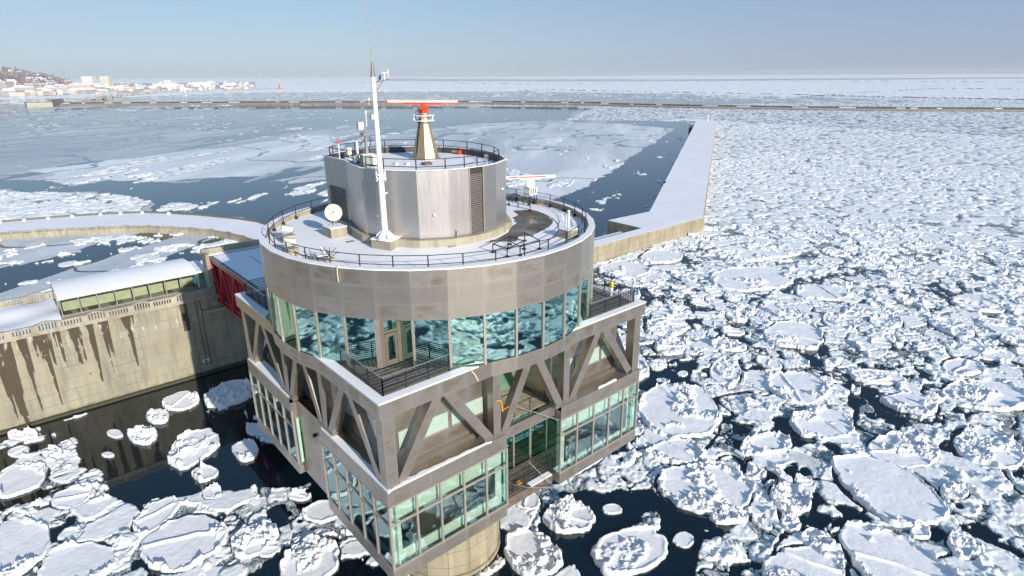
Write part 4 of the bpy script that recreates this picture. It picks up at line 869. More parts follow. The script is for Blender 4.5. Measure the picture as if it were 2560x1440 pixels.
b.build('breakwater_face','concf',t); s1.build('walkway_snow','snow',t); s2.build('parapet',plain('dark_parapet_concrete',(.085,.075,.07),.9,scale=.05,var=.4),t)
# bastion head and bent left arm
hd=[[49.11,1167.98],[58.18,1158.16],[84.21,1246.33],[91.21,1197.6]]
t=thing('breakwater_head',(hd[0][0],hd[0][1],0),'square concrete bastion at the left end of the far breakwater','breakwater')
b=MB(); b.box(hd[0][0]-2,hd[0][0]+30,hd[0][1]-5,hd[0][1]+35,-3,6.5); b.build('bastion',plain('pale_bastion_concrete',(.34,.34,.27)),t)
b=MB(); b.beam((hd[0][0]+28,hd[0][1]+10,4.5),(fb[0][0]+10,fb[0][1]+60,4.5),6,11); b.build('bastion_wall','concf',t)
# armour-block breakwater
ar=[[80.76,1209.04],[118.66,1297.88],[175.76,1450.68],[245.14,1617.45],[327.67,1793.14],[434.75,2021.09],[565.42,2251.34]]
b=MB(); r_=random.Random(5)
for i in range(len(ar)-1):
    a=Vector(ar[i]); c=Vector(ar[i+1]); L=(c-a).length
    for k in range(int(min(230,L*.9))):
        q=a.lerp(c,r_.random()); o=r_.gauss(0,5); s_=r_.uniform(1.3,2.6); dz=max(0,6.5-abs(o)*.55)*r_.uniform(.5,1); cpt=Vector((q.x+o*.7,q.y+o*.7,dz))
        for m_ in range(3): dv=Vector((r_.gauss(0,1),r_.gauss(0,1),r_.gauss(0,1))).normalized()*s_; b.beam(cpt-dv,cpt+dv,s_*.6,s_*.6)
o=b.build('armour_blocks',plain('pale_armour_concrete',(.40,.40,.38),.9,scale=.1,var=.45)); tag(o,'long heap of pale concrete armour blocks beyond the far breakwater on the left','armour blocks',kind='stuff')
# ================================================================ town and hill
def lighthouse(uv,col,h,r,label):
    t=thing('lighthouse',(uv[0],uv[1],0),label,'lighthouse'); b=MB(); b.frust(uv,0,h,r,r*.8,12); b.build('tower',col,t); b=MB(); b.frust(uv,h,h+2.2,r*.6,r*.6,10); b.frust(uv,h+2.2,h+3.4,r*.75,.1,10); b.build('lantern',col,t); b=MB(); b.ring(uv,r*.6,r*1.25,h,h+.4,12); b.build('gallery','white',t)
lighthouse([[801.62,2117.48]][0],M['orange'],17,2.6,'slim red lighthouse at the end of the distant harbour mole')
lighthouse([[469.66,1975.5]][0],M['white'],12,2.2,'short white lighthouse in front of the distant town')
mole=[[613.6,2095.28],[724.94,2125.39],[815.86,2097.35]]
t=thing('distant_mole',(mole[0][0],mole[0][1],0),'thin dark mole carrying the red lighthouse','breakwater'); b=MB()
for a,c in zip(mole[:-1],mole[1:]): b.beam((a[0],a[1],1.5),(c[0],c[1],1.5),10,4)
b.build('mole_body','concf',t)
sh=[[-1.62,1756.82],[38.63,1746.06],[105.28,1784.6],[169.47,1887.06],[261.17,1930.05],[418.36,2042.48],[561.58,2081.21],[773.47,2264.22]]
b=MB(); GX=44; GY=26; base=np.array(sh); tt=np.linspace(0,1,GX); cumL=np.linspace(0,1,len(sh)); bx_=np.interp(tt,cumL,base[:,0]); by_=np.interp(tt,cumL,base[:,1])
dirs=np.stack([bx_-CAM.x,by_-CAM.y],1); dirs/=np.linalg.norm(dirs,axis=1)[:,None]
def ground(i,j):
    d=j/(GY-1)*2600; az=tt[i]; hillf=max(0,1-az/.50)**.85; z=1.5+6*min(1,d/900)+hillf*(88*min(1,max(0,(d-180)/900))**1.15)+3*math.sin(i*1.3+j*.9)*min(1,d/600)*(.3+hillf)
    return (bx_[i]+dirs[i,0]*d,by_[i]+dirs[i,1]*d,z)
Gp=[[ground(i,j) for j in range(GY)] for i in range(GX)]
for i in range(GX-1):
    for j in range(GY-1): b.face([Gp[i][j],Gp[i+1][j],Gp[i+1][j+1],Gp[i][j+1]])
    b.face([(Gp[i][0][0],Gp[i][0][1],-2),(Gp[i+1][0][0],Gp[i+1][0][1],-2),Gp[i+1][0],Gp[i][0]])
m_,nt_,l_,bs=mat('wooded_snowy_hillside'); n_=noise(nt_,l_,wpos(nt_,l_),.012,6,.6); l_.new(ramp(nt_,l_,n_,[(.38,(.20,.19,.20)),(.46,(.32,.31,.32)),(.54,(.70,.71,.74))]),bs.inputs['Base Color']); bs.inputs['Roughness'].default_value=.9
tag(b.build('hillside',m_),kind='structure')
pal=[plain('house_wall_'+str(k),c,.8,scale=.1) for k,c in enumerate([(.50,.47,.42),(.48,.40,.35),(.42,.44,.45),(.55,.53,.45),(.36,.34,.33),(.58,.57,.55)])]
roofm=[M['snow'],plain('dull_red_roof',(.42,.22,.20),.7,scale=.1),plain('slate_blue_roof',(.28,.32,.36),.7,scale=.1)]
protos=[]
def house(w,d,h,rt,wm,rm,name,cat,label):
    t=thing(name,(0,0,0),label,cat,'houses of the distant town'); b=MB(); b.box(-w/2,w/2,-d/2,d/2,-6 if h!=18.5 else -24,h); b.build('wall',wm,t,world=False); b=MB()
    if rt: b.solid([(-w/2-.5,-d/2-.5,h),(w/2+.5,-d/2-.5,h),(w/2+.5,d/2+.5,h),(-w/2-.5,d/2+.5,h),(-w/2-.5,0,h+d*.28),(w/2+.5,0,h+d*.28)],[(0,1,5,4),(2,3,4,5),(0,4,3),(1,2,5),(3,2,1,0)])
    else: b.box(-w/2-.4,w/2+.4,-d/2-.4,d/2+.4,h,h+.8)
    b.build('roof',rm,t,world=False); b=MB(); n_=max(2,min(5,int(w/5)))
    for fl_ in range(min(3,max(1,int(h/3.4)))):
        for k in range(n_):
            x=-w/2+w*(k+.5)/n_
            for sy in (-1,1): b.box(x-.9,x+.9,sy*d/2-.06,sy*d/2+.06,1.2+fl_*3.3,2.7+fl_*3.3)
    b.build('windows_row',M['greybox'],t,world=False); return t
L1='pale house under a snowy roof in the distant town across the water'; L2='long flat-roofed block in the distant town across the water'
for k,(w,d,h,rt,rm) in enumerate([(12,9,6.5,1,0),(16,11,7.5,1,0),(26,13,11,0,0),(14,10,7,1,1),(38,16,9,1,0),(20,14,14,0,0),(15,10,6.5,1,2)]):
    protos.append(house(w,d,h,rt,pal[k%6],roofm[rm],'town_house' if w<24 else 'town_block','building',L1 if rt else L2))
rng=random.Random(11); used=set(); cnt=0
for k in range(285):
    p=protos[rng.choices(range(7),[6,5,2,3,1.4,1,3])[0]]
    i=rng.randrange(0,GX-1); fj=(rng.random()**1.3)*(GY*.5); j=int(fj); f1=rng.random(); f2=fj-j
    A_=Vector(Gp[i][j]).lerp(Vector(Gp[i+1][j]),f1); B_=Vector(Gp[i][j+1]).lerp(Vector(Gp[i+1][j+1]),f1); q=A_.lerp(B_,f2)
    if i<16 and rng.random()<.35 and j>7: continue
    o=p if id(p) not in used else copy_tree(p); used.add(id(p)); o.location=(q.x,q.y,q.z); o.rotation_euler[2]=rng.uniform(-.5,.5)+(PI/2 if rng.random()<.3 else 0)-.5; s_=rng.uniform(.7,1.35); o.scale=(s_,s_,s_*rng.uniform(.8,1.2)); 
for p in protos:
    if id(p) not in used: q=Gp[6][1]; p.location=q
def landmark(px,w,d,h,wm,label,dist=2500,name='town_hall'):
    D=np.array([px[0]-CAM.x,px[1]-CAM.y]); D/=np.linalg.norm(D); t=house(w,d,h,0,wm,M['snow'],name,'building',label); t.location=(CAM.x+D[0]*dist,CAM.y+D[1]*dist,26 if h==18.5 else 4); t.rotation_euler[2]=-.65; del t['group']; t['label']=label
for uv,w,d,h,c,l,ds in (([[282.92,2293.75]][0],34,22,18.5,5,'large white block rising above the town roofs, left of the round one',2500),([[319.9,2244.99]][0],28,22,18.5,3,'cream block with a broad top standing above the town, right of the white one',2600),([[54.49,1979.19]][0],50,30,30,4,'big grey harbour silo at the left edge of the waterfront',2060),([[78.09,1950.46]][0],70,26,20,3,'long cream waterfront block beside the grey silo',2070),([[110.97,1910.44]][0],22,18,24,1,'narrow brown gabled waterfront building',2120),([[215.24,1987.55]][0],80,22,18,1,'long orange-brown shed on the quay in front of the town',2250),([[474.9,2197.92]][0],90,30,15,5,'wide white fish hall behind the white lighthouse',2700),([[588.04,2220.16]][0],70,30,17,5,'long white warehouse near the right end of the town',2800),([[157.84,1853.39]][0],60,18,14,2,'pale blue quay shed at the foot of the hill',2090)): landmark(uv,w,d,h,pal[c],l,ds,'town_block')
# trees along the hill crest
def pine(h):
    t=thing('pine_tree',(0,0,0),'dark conifer on the crest of the distant hill','tree','conifers on the hill crest'); b=MB(); b.tube((0,0,-1),(0,0,h*.3),h*.03,6); b.build('trunk','darkwood',t,world=False); b=MB(); r_=random.Random(2)
    for k in range(260):
        z=r_.uniform(.15,1)**1.0; rr=(1-z)*.27*h*r_.uniform(.3,1.1); a=r_.uniform(0,6.28); c=Vector((rr*math.cos(a),rr*math.sin(a),h*z)); e=Vector((math.cos(a),math.sin(a),-.5))*h*.05; s_=Vector((-math.sin(a),math.cos(a),0))*h*.03; b.face([c-s_,c+s_,c+e])
    b.build('crown',M.setdefault('pine',plain('dark_conifer_needles',(.03,.045,.035),.9,scale=.3)),t,world=False); return t
pt=pine(16); first=True
for k in range(34):
    i=rng.randrange(0,20); j=rng.randrange(9,14); q=Gp[i][j]; o=pt if first else copy_tree(pt); first=False; o.location=(q[0]+rng.uniform(-40,40),q[1]+rng.uniform(-40,40),q[2]-1); o.scale=[rng.uniform(.6,1.1)]*3
# bare woodland on the slope: one mass of small leafless crowns
b=MB()
for k in range(4200):
    i=rng.random()*18; j=4+rng.random()*8.5; ii,jj=int(i),int(j)
    if math.sin(ii*2.1+jj*1.7)>.35: continue
    q=Vector(Gp[ii][jj]).lerp(Vector(Gp[ii+1][jj+1]),rng.random())+Vector((rng.uniform(-45,45),rng.uniform(-45,45),0)); h=rng.uniform(5,10); a=rng.uniform(0,3.14)
    for m_ in range(2): a+=1.57; dx,dy=math.cos(a)*h*.28,math.sin(a)*h*.28; b.face([(q.x-dx,q.y-dy,q.z+h*.4),(q.x+dx,q.y+dy,q.z+h*.45),(q.x+dx*.3,q.y+dy*.3,q.z+h),(q.x-dx*.5,q.y-dy*.5,q.z+h*.85)])
    b.face([(q.x-.3,q.y,q.z-2),(q.x+.3,q.y,q.z-2),(q.x,q.y,q.z+h*.6)])
tag(b.build('bare_wood',plain('bare_grey_brown_twigs',(.19,.17,.18),.9,scale=.05)),'grey-brown leafless woodland covering the distant hillside','woodland',kind='stuff')
# ================================================================ sea, pack ice, floes
wm_=MB(); S_=32000.0; wm_.face([(-S_,-S_*.4,0),(S_,-S_*.4,0),(S_,S_,0),(-S_,S_,0)])
tag(wm_.build('water','water'),kind='structure')
def hsh(ix,iy,s):
    h=(ix.astype(np.int64)*374761393+iy.astype(np.int64)*668265263+s*2147483647)&0xffffffff
    h=((h^(h>>13))*1274126177)&0xffffffff; h=h^(h>>16); h=(h*2246822519)&0xffffffff; h^=h>>15
    return (h&0xffffff).astype(np.float32)/float(0x1000000)
def vnoise(x,y,s):
    ix=np.floor(x); iy=np.floor(y); fx=x-ix; fy=y-iy; fx=fx*fx*(3-2*fx); fy=fy*fy*(3-2*fy); ix=ix.astype(np.int64); iy=iy.astype(np.int64)
    return (hsh(ix,iy,s)*(1-fx)+hsh(ix+1,iy,s)*fx)*(1-fy)+(hsh(ix,iy+1,s)*(1-fx)+hsh(ix+1,iy+1,s)*fx)*fy
def fbm(x,y,s,o=4):
    a=.5; t=0; n=0
    for k in range(o): t=t+a*vnoise(x,y,s+k*17); n+=a; a*=.5; x=x*2.03+13.1; y=y*2.03+7.7
    return t/n
def worley(x,y,s,jit=.9):
    ix=np.floor(x).astype(np.int64); iy=np.floor(y).astype(np.int64)
    d1=np.full(x.shape,9.0,np.float32); d2=d1.copy(); idv=np.zeros(x.shape,np.float32); gx=d1*0; gy=d1*0
    for a in (-1,0,1):
        for b in (-1,0,1):
            cx=ix+a; cy=iy+b; px=cx+.5+(hsh(cx,cy,s)-.5)*jit; py=cy+.5+(hsh(cx,cy,s+5)-.5)*jit
            d=np.hypot(px-x,py-y).astype(np.float32); m=d<d1
            d2=np.where(m,d1,np.minimum(d2,d)); idv=np.where(m,hsh(cx,cy,s+9),idv); gx=np.where(m,px,gx); gy=np.where(m,py,gy); d1=np.where(m,d,d1)
    return d1,d2,idv,gx,gy
def sst(a,b,x): t=np.clip((x-a)/(b-a),0,1); return t*t*(3-2*t)
def inpoly(x,y,poly):
    r=np.zeros(x.shape,bool); n=len(poly)
    px=[p[0] for p in poly]; py=[p[1] for p in poly]
    if x.max()<min(px) or x.min()>max(px) or y.max()<min(py) or y.min()>max(py): return r
    j=n-1
    for i in range(n):
        c=((py[i]>y)!=(py[j]>y)); 
        with np.errstate(divide='ignore',invalid='ignore'): c&=(x<(px[j]-px[i])*(y-py[i])/(py[j]-py[i]+1e-12)+px[i])
        r^=c; j=i
    return r
# regions: polygon, cover of thick broken ice, cover of thin grey ice, edge raggedness in metres
REG=[
([[-31.6,159.41],[-6.66,1488.08],[86.47,1202.8],[252.73,1020.72],[454.74,818.48],[612.81,557.7],[596.48,513.7],[467.91,433.78],[427.32,394.78],[486.07,303.63],[495.8,293.77],[135.27,77.41],[115.65,65.05],[94.95,65.55],[21.02,111.81]],0.035,.86,6,0.35),
([[-10.76,1269.94],[72.4,1108.1],[441.68,795.34],[614.67,555.68],[438.67,408.53],[351.44,410.32],[286.59,409.21],[227.69,416.3],[219.95,457.57],[188.9,476.8],[165.14,524.08],[128.76,492.98],[76.03,612.81],[-23.85,572.51]],0.05,.34,14,0.3),
([[288.57,1021.14],[622.83,563.28],[434.34,404.34],[351.44,410.32],[286.59,409.21],[247.85,418.34],[263.64,553.17],[324.54,634.86],[291.68,795.81]],0.015,.03,5,0.3),
([[420.43,393.65],[402.64,365.86],[448.93,341.26],[486.07,303.63],[500.37,296.72],[134.87,76.95],[115.17,77.94],[94.95,65.55],[126.56,111.73],[148.36,119.85],[186.22,138.24],[289.46,193.6],[410.97,256.56],[434.03,293.26],[425.18,322.08]],0.02,.0,2,0.3),
([[284.09,405.65],[334.96,419.8],[384.09,363.4],[421.44,319.06],[410.97,256.56],[289.46,193.6],[148.36,119.85],[130.27,113.37],[148.5,165.63],[234.23,266.05]],0.02,.99,1,0.62),
([[164.38,184.24],[158.62,156.19],[219.14,155.7],[186.22,138.24],[148.36,119.85],[128.67,111.8],[128.91,142.68]],0.55,.97,2,0.8),
([[-23.92,568.38],[107.79,581.19],[126.41,485.21],[86.14,401.95],[45.41,341.2],[-27.75,364.57]],0.004,.995,3,0.22),
([[-5.86,336.66],[93.26,375.69],[186.82,425.84],[120.87,265.34],[66.56,242.08],[33.68,254.83],[-2.55,274.72]],0.07,.985,5,0.78),
([[-28.67,315.71],[-7.78,293.38],[0.67,266.51],[16.01,274.14],[32.11,247.93],[48.41,227.45],[69.49,221.51],[70.79,184.57],[55.32,177.32],[45.74,167.21],[34.66,145.7],[32.45,158.75],[22.41,174.22],[17.75,174.51],[13.14,191.0],[18.18,206.52],[14.86,226.12],[5.93,244.51],[-9.33,258.61],[-29.17,289.07]],0.03,.01,2,0.3),
([[48.37,207.62],[86.92,208.16],[59.89,154.23],[41.88,150.13],[35.62,153.57],[31.52,171.62]],0.34,.1,3,0.5),
([[-29.3,281.82],[-9.51,256.46],[5.36,240.45],[14.69,225.19],[16.71,204.96],[11.47,193.39],[0.23,196.14],[-30.68,208.19]],0.93,.3,1.5,0.85),
([[17.9,196.36],[22.62,200.49],[26.68,195.8],[27.84,185.42],[23.32,182.53],[18.63,188.56]],1,.3,.6,0.9),
([[-33.69,184.71],[-8.28,171.42],[6.87,161.51],[19.23,145.12],[23.9,131.22],[22.51,110.46],[4.59,105.27],[-21.84,96.95],[-34.31,105.5]],0.15,.72,3,0.35),
([[-31.38,171.36],[-18.9,166.65],[-9.57,153.74],[-12.29,145.83],[-22.52,151.19],[-31.6,159.41]],0.1,.9,2,0.45),
([[-26.66,50.61],[-13.46,51.79],[0.26,52.43],[12.54,41.48],[-4.78,8.53],[-6.48,13.65],[-6.2,17.81],[-8.86,18.97],[-12.23,21.59],[-16.44,23.91],[-21.59,26.43],[-23.53,29.66],[-23.01,34.1],[-24.26,40.02],[-25.24,47.28]],0.012,.0,.9,0.3),
([[-1.64,50.44],[4.7,34.86],[-2.75,17.12],[-5.19,21.26],[-7.92,29.02],[-5.83,41.24]],0.3,.0,1,0.3),
([[-2.88,1689.29],[75.53,1666.57],[245.14,1617.45],[361.81,1699.88],[546.85,1874.69],[943.19,1567.41],[1156.21,1280.6],[1233.69,810.44],[1176.03,504.91],[995.72,360.41],[789.95,468.67],[751.71,634.93],[651.36,820.97],[523.65,940.54],[289.01,1155.46],[-7.59,1438.87]],0.07,.12,12,0.3),
([[5897.86,10460.01],[4749.33,5292.25],[4997.75,3362.03],[8169.31,1112.97],[5666.68,758.26],[3332.85,2233.42],[2773.3,3086.05],[2711.49,4815.92]],0.02,.0,60,0.3),
([[1183.07,776.12],[1218.7,524.46],[1136.04,293.05],[1072.21,274.37],[954.65,344.07],[973.55,478.8]],0.5,.1,15,0.4),
]
TREE=[]
def slabs(x,y,sc,seed,amp,p=.7):
    d1,d2,i,gx,gy=worley(x*sc,y*sc,seed,.95); i2=(i*7.31)%1; ta=((i*13.7)%1-.5)*2; tb=((i*29.3)%1-.5)*2
    return np.where(i<p,sst(.02,.10,d2-d1)*np.maximum(0,amp*(.25+.6*i2)+((x*sc-gx)*ta+(y*sc-gy)*tb)*amp*1.5),0)
def cover(x,y):
    wx=x; wy=y
    cD=np.full(x.shape,.985,np.float32); cT=np.full(x.shape,.0,np.float32); cF=np.full(x.shape,.5,np.float32)
    for poly,a,b,rag,fr in REG:
        nx=(fbm(x/(rag*3),y/(rag*3),71,3)-.5)*rag*3.2; ny=(fbm(x/(rag*3)+40,y/(rag*3),73,3)-.5)*rag*3.2
        m=inpoly(x+nx,y+ny,poly); cD[m]=a; cT[m]=b; cF[m]=fr
    return cD,cT,cF
def uni(f,w=.085): return 1/(1+np.exp(-(f-.5)/w*1.7))
FL=[]   # individual floes: cx,cy,ax,ay,rot
def field(x,y,res):
    cD,cT,cF=cover(x,y)
    dist=np.hypot(x-CAM.x,y-CAM.y); sparse=cD<.9; far_=sst(72,215,dist); us=(x*DX+y*DY); vs_=(-x*DY+y*DX)
    big=np.where(sparse,np.where(dist<200,uni(fbm(x/5,y/5,3,4)),uni(fbm(us/34,vs_/10,3,5))),uni(fbm(x/13+y/40,y/9-x/30,4,5)))
    lead=np.abs(fbm(x/24+3,y/15,6,4)-.5)/(.012+.0*x)
    dens=np.where(sparse,sst(-.012,.06,cD-big),np.clip(np.minimum(sst(.06,.13,big),sst(.3,1.4,lead)+far_*.9)+far_*.75,0,1)); dens=np.where((~sparse)&(((x-CAM.x)*.656+(y-CAM.y)*.755)<34),1.0,dens)
    dens=dens*np.maximum(sst(.02,.07,uni(fbm(x/3.6,y/3.0,8,3))),far_)
    wxx=x+(fbm(x*.35,y*.35,21,3)-.5)*2.6+(fbm(x*1.6,y*1.6,23,2)-.5)*.5; wyy=y+(fbm(x*.35+9,y*.35,22,3)-.5)*2.6+(fbm(x*1.6+5,y*1.6,24,2)-.5)*.5
    h=np.full(x.shape,-.12,np.float32)
    if res<2.2: h=np.where((dens>.45)&(uni(fbm(x*.22,y*.22,31,4))<.88+.2*far_),.018+.008*hsh((x*7).astype(np.int64),(y*7).astype(np.int64),2),h)
    def lay(cell,p,gap,hb,hv,s,rimw=0,rough=.0,jit=.9):
        d1,d2,idv,gx,gy=worley(wxx/cell,wyy/cell,s,jit)
        e=(d2-d1)*.5*cell; id2=(idv*7.13)%1.0; g=gap*(.5+id2)
        q=sst(g,g+max(.05,res*.9),e)*(idv<(p+(1-p)*.92*far_)*dens)
        hh=hb+hv*id2+rough*(fbm(x*2.6,y*2.6,s+3,3)-.5); ta=((idv*13.7)%1-.5)*2; tb=((idv*29.3)%1-.5)*2; hh=np.maximum(hh+((wxx/cell-gx)*ta+(wyy/cell-gy)*tb)*min(.12,cell*.11),hb*.5+.03)
        if rimw: hh=hh+.09*np.exp(-np.maximum(e-g,0)/rimw)*(.4+id2)
        return q,hh,e-g
    q,hh,e=lay(6.6,.58,.32,.20,.12,101,.20,.07)
    rub=sst(.55,.62,fbm(x*.30,y*.30,55,3)+.10*np.exp(-np.maximum(e,0)/.5))
    hh=hh+rub*(slabs(x,y,.8,57,.30)+slabs(x,y,1.9,58,.16)+.06*(fbm(x*4,y*4,59,2)-.5))+.05*(fbm(x*.8,y*.8,58,3)-.5)
    h=np.where(q>0,np.maximum(h,q*hh-.02),h); top=q>0
    q,hh,e=lay(3.3,.66,.17,.12,.13,111,.16,.10)
    hh=hh+slabs(x,y,1.3,67,.11)
    h=np.where(~top&(q>0),np.maximum(h,q*hh-.02),h)
    if res<2.2:
        mid=h>.04
        q,hh,e=lay(1.25,.76,.10,.05,.15,121,0,.14); h=np.where(~mid&(q>0),np.maximum(h,q*hh-.01),h); mid=h>.04
        if res<.6:
            q,hh,e=lay(.55,.80,.05,.03,.10,131,0,.05); h=np.where(~mid&(q>0),np.maximum(h,q*hh-.005),h)
            h=np.where(h>.08,h+.05*(fbm(x*4.5,y*4.5,61,3)-.5),h)
    else:
        r1=uni(fbm(x/7,y/7,151,3)); h=np.where(dens>np.where(sparse,.5,.03)+.93*(r1>np.where(sparse,.8,.955)),.17+hsh((x*9).astype(np.int64),(y*9).astype(np.int64),8)*min(.34*res,4.0)*np.where(sparse,.3,1),-.12)
    h=np.where(h>.03,h+.07*far_,h)
    for (cx,cy,ax,ay,ro) in FL:
        if abs(x.mean()-cx)>(x.max()-x.min())/2+ax*1.2+ay or abs(y.mean()-cy)>(y.max()-y.min())/2+ax*1.2+ay: continue
        c,s=math.cos(ro),math.sin(ro); u=((x-cx)*c+(y-cy)*s)/(ax+.02); v=(-(x-cx)*s+(y-cy)*c)/(ay+.02); rr=np.sqrt(u*u+v*v); h=np.where(rr<.93,-.2,h)
    # keep clear of masonry and the column
    solid=((y>51.0)&(y<68.6)&(x<6.5))|((y>50.9)&(y<63)&(x>6)&(x<101))|(np.hypot(x,y)<5.0)
    h=np.where(solid,-.3,h)
    tt=(cT>np.minimum(uni(fbm(us/110,vs_/17,91,6),.12),.94))&(cT>.005)
    crack=np.abs(fbm(x/60,y/60,95,4)-.5)<.0035+res*.0006; tt&=~crack
    return h,tt&~solid,cF
NC=96
DX,DY=(0.782,0.623)
def tiles():
    out=[]
    def rec(x0,y0,s):
        cx,cy=x0+s/2,y0+s/2; dx,dy=cx-CAM.x,cy-CAM.y; d=math.hypot(dx,dy); rad=s*.71; az=math.degrees(math.atan2(dx,dy)); da=abs((az-41.0+180)%360-180)
        dm=max(12,d-rad); vis=da<42.5+math.degrees(math.asin(min(1,rad/max(d,rad+.1)))) and d+rad>26
        refl=math.hypot(cx,cy)-rad<105 and not vis and y0<51
        if not vis and not refl: return
        k=.0019 if dm<110 else (.0028 if dm<260 else (.0042 if dm<900 else .0065))
        want=(math.hypot(dm,42)*k) if vis else .45
        if y0+s<-2000 or d-rad>26000: return
        if s/NC>want*1.05 and s>12: 
            for a in (0,1):
                for b in (0,1): rec(x0+a*s/2,y0+b*s/2,s/2)
        else: out.append((x0,y0,s))
    rec(-16384,-16384,49152)
    return out
# ---- individual floes (world position and half axes traced from where they float)
PICKED=[
(40.02,-24.62,6.21,5.59,-2.42,'very large flat-topped oval floe at the lower right, crossed by a low ridge',0.9),
(28.63,-29.40,6.51,4.43,0.92,'long narrow floe slanting down into the bottom right corner of the view',0.6),
(21.77,-24.36,4.80,3.39,3.07,'broad smooth floe cut by the bottom edge, left of the long narrow one',0.8),
(25.28,-11.65,5.55,4.65,2.39,'rugged many-topped floe just above centre of the lower right, nearest the tower cabins',-0.4),
(37.19,-0.84,7.47,5.34,-2.67,'angular floe with a flat pale top touching the right corner of the tower',0.4),
(28.78,-5.92,3.73,2.46,2.80,'low wedge-shaped floe with a smooth slope below the angular one',0.9),
(11.13,-5.01,2.99,2.60,2.31,'floe with a smooth block on top close under the right cabin of the tower',0.2),
(4.85,-6.45,3.32,2.69,1.32,'crumbled rounded floe right beside the concrete column',-0.8),
(47.84,-14.57,4.71,3.18,2.78,'half-moon floe with a greenish melt hollow in the right middle',0.3),
(48.99,-23.35,4.63,3.51,2.79,'floe with a broad green melt pool at the right',0.2),
(54.88,-8.19,5.18,3.93,-2.98,'kite-shaped floe with blue shaded hollow right of the tower',0.5),
(61.31,-20.47,4.03,3.32,2.68,'parallelogram floe with a flat grey middle at the right',0.7),
(72.09,-26.23,6.48,4.68,2.78,'large wide floe at the right edge with a straight seam',0.5),
(57.61,-29.85,5.19,4.03,-3.14,'large triangular floe with a steep blue hollow at the right edge',0.4),
(72.35,0.46,7.14,5.06,-2.86,'long smooth-sided floe right of the tower, above the kite-shaped one',0.6),
(59.13,16.88,4.65,3.89,-3.13,'pale oval floe beside the right deck corner',0.7),
(95.11,20.57,10.69,7.46,2.90,'wide oval floe with bright flat top, straight right of the person in yellow',0.8),
(97.11,6.37,6.84,4.08,2.74,'neat oval floe in the middle distance, right of the widest one',0.9),
(114.78,30.07,11.74,6.65,2.59,'wide thin floe in front of the end of the pier',0.8),
(94.35,43.37,7.30,5.95,-2.88,'flat floe close to the foot of the pier wall',0.8),
(79.51,43.20,7.47,6.15,-2.85,'broad white floe between pier wall and tower drum',0.9),
(37.96,-11.99,4.09,2.16,2.81,'small upstanding floe with a steep white fin, green water below it',-0.6),
(79.58,-21.76,4.54,2.71,3.14,'tent-shaped floe at the right, above the wide seamed one',0.3),
(30.77,-18.47,2.83,2.33,-2.82,'lumpy star-shaped floe between the very large oval and the rugged one',-0.2),
(26.92,-20.41,1.43,1.01,-2.69,'small squarish rugged floe above the broad smooth one',-0.4),
(31.94,-14.13,1.61,1.17,-2.98,'small crusty floe beside open black water at the lower right',-0.6),
(44.60,-29.68,1.89,1.36,2.89,'crumbly floe right of the very large oval floe',-0.4),
(36.18,-32.44,2.33,1.48,-2.92,'rough block floe right of the long narrow one',-0.4),
(34.93,-29.26,1.45,0.87,3.02,'little crusty floe above the long narrow one',-0.3),
(26.62,-23.15,1.69,1.43,2.76,'small split floe above the broad smooth floe',0.2),
(23.02,-15.74,2.13,1.17,2.48,'jagged slab floe under the rugged many-topped floe',0.0),
(-30.15,39.32,3.50,3.01,1.79,'flat grey-white slab floe at the left edge of the view',1.0),
(-31.27,26.52,5.04,2.79,1.63,'large smooth floe filling the bottom left corner',0.7),
(-18.95,16.83,4.43,3.94,1.25,'large pale floe with a blue crease at the bottom left',0.6),
(-20.23,22.68,2.78,1.89,-2.43,'smooth lens-shaped floe at the left, pointing to upper right',0.9),
(-26.02,31.58,2.46,1.95,2.40,'long smooth floe left of the lens-shaped one',0.8),
(-27.13,20.38,3.70,2.91,2.03,'big rippled floe at the bottom left, between the corner floe and the creased one',0.4),
(-13.80,32.90,4.25,3.23,1.15,'cracked rugged floe alone in the black water left of the tower',-0.3),
(-14.17,26.71,1.75,1.34,1.88,'thick-edged small floe just below the cracked one in black water',0.2),
(-17.90,40.13,2.72,1.34,1.73,'rounded crusty floe floating alone in the middle of the black water',-0.2),
(-20.39,42.73,1.59,0.79,1.85,'tiny smooth floe left of the rounded crusty one',0.6),
(-21.86,38.22,0.88,0.46,2.07,'tiniest flat floe alone in the lower black water',0.6),
(-15.44,43.74,2.42,1.33,1.69,'round rubble floe near the foot of the sea wall',-0.9),
(-12.03,46.05,3.12,2.52,1.72,'rubble floe of many lumps under the sea wall, left of the long one',-0.9),
(-6.51,43.64,4.11,3.32,-2.42,'long rubble floe half in the tower shadow beside the far cabin',-0.9),
(-9.39,28.39,2.53,1.62,1.46,'floe half in shadow under the far cabin',-0.5),
(-6.51,31.88,2.58,1.56,1.91,'blue shaded rubble floe below the far cabin',-0.7),
(-13.61,12.75,2.49,2.38,1.72,'smooth pointed floe at the bottom, left of the front cabin',0.7),
(-13.14,10.51,1.25,1.15,1.54,'small smooth floe tucked under the pointed one',0.6),
(-10.92,6.40,3.31,2.86,-2.48,'large rippled floe at the bottom, under the left cabin',0.2),
(-7.00,11.85,2.35,1.74,2.56,'smooth sloping floe partly behind the front cabin',0.9),
(-29.15,50.03,2.28,1.20,2.23,'pale floe close to the sea wall at the left edge',0.5),
(-29.81,46.20,1.62,1.06,1.88,'flat slab floe under the sea wall at the far left',0.6),
(-26.85,42.87,1.71,0.95,2.03,'flat oval floe at the rim of the black water on the left',0.5)]
for row in PICKED: FL.append(tuple(row[:5]))
rg=random.Random(21); tries=0; extra=[]
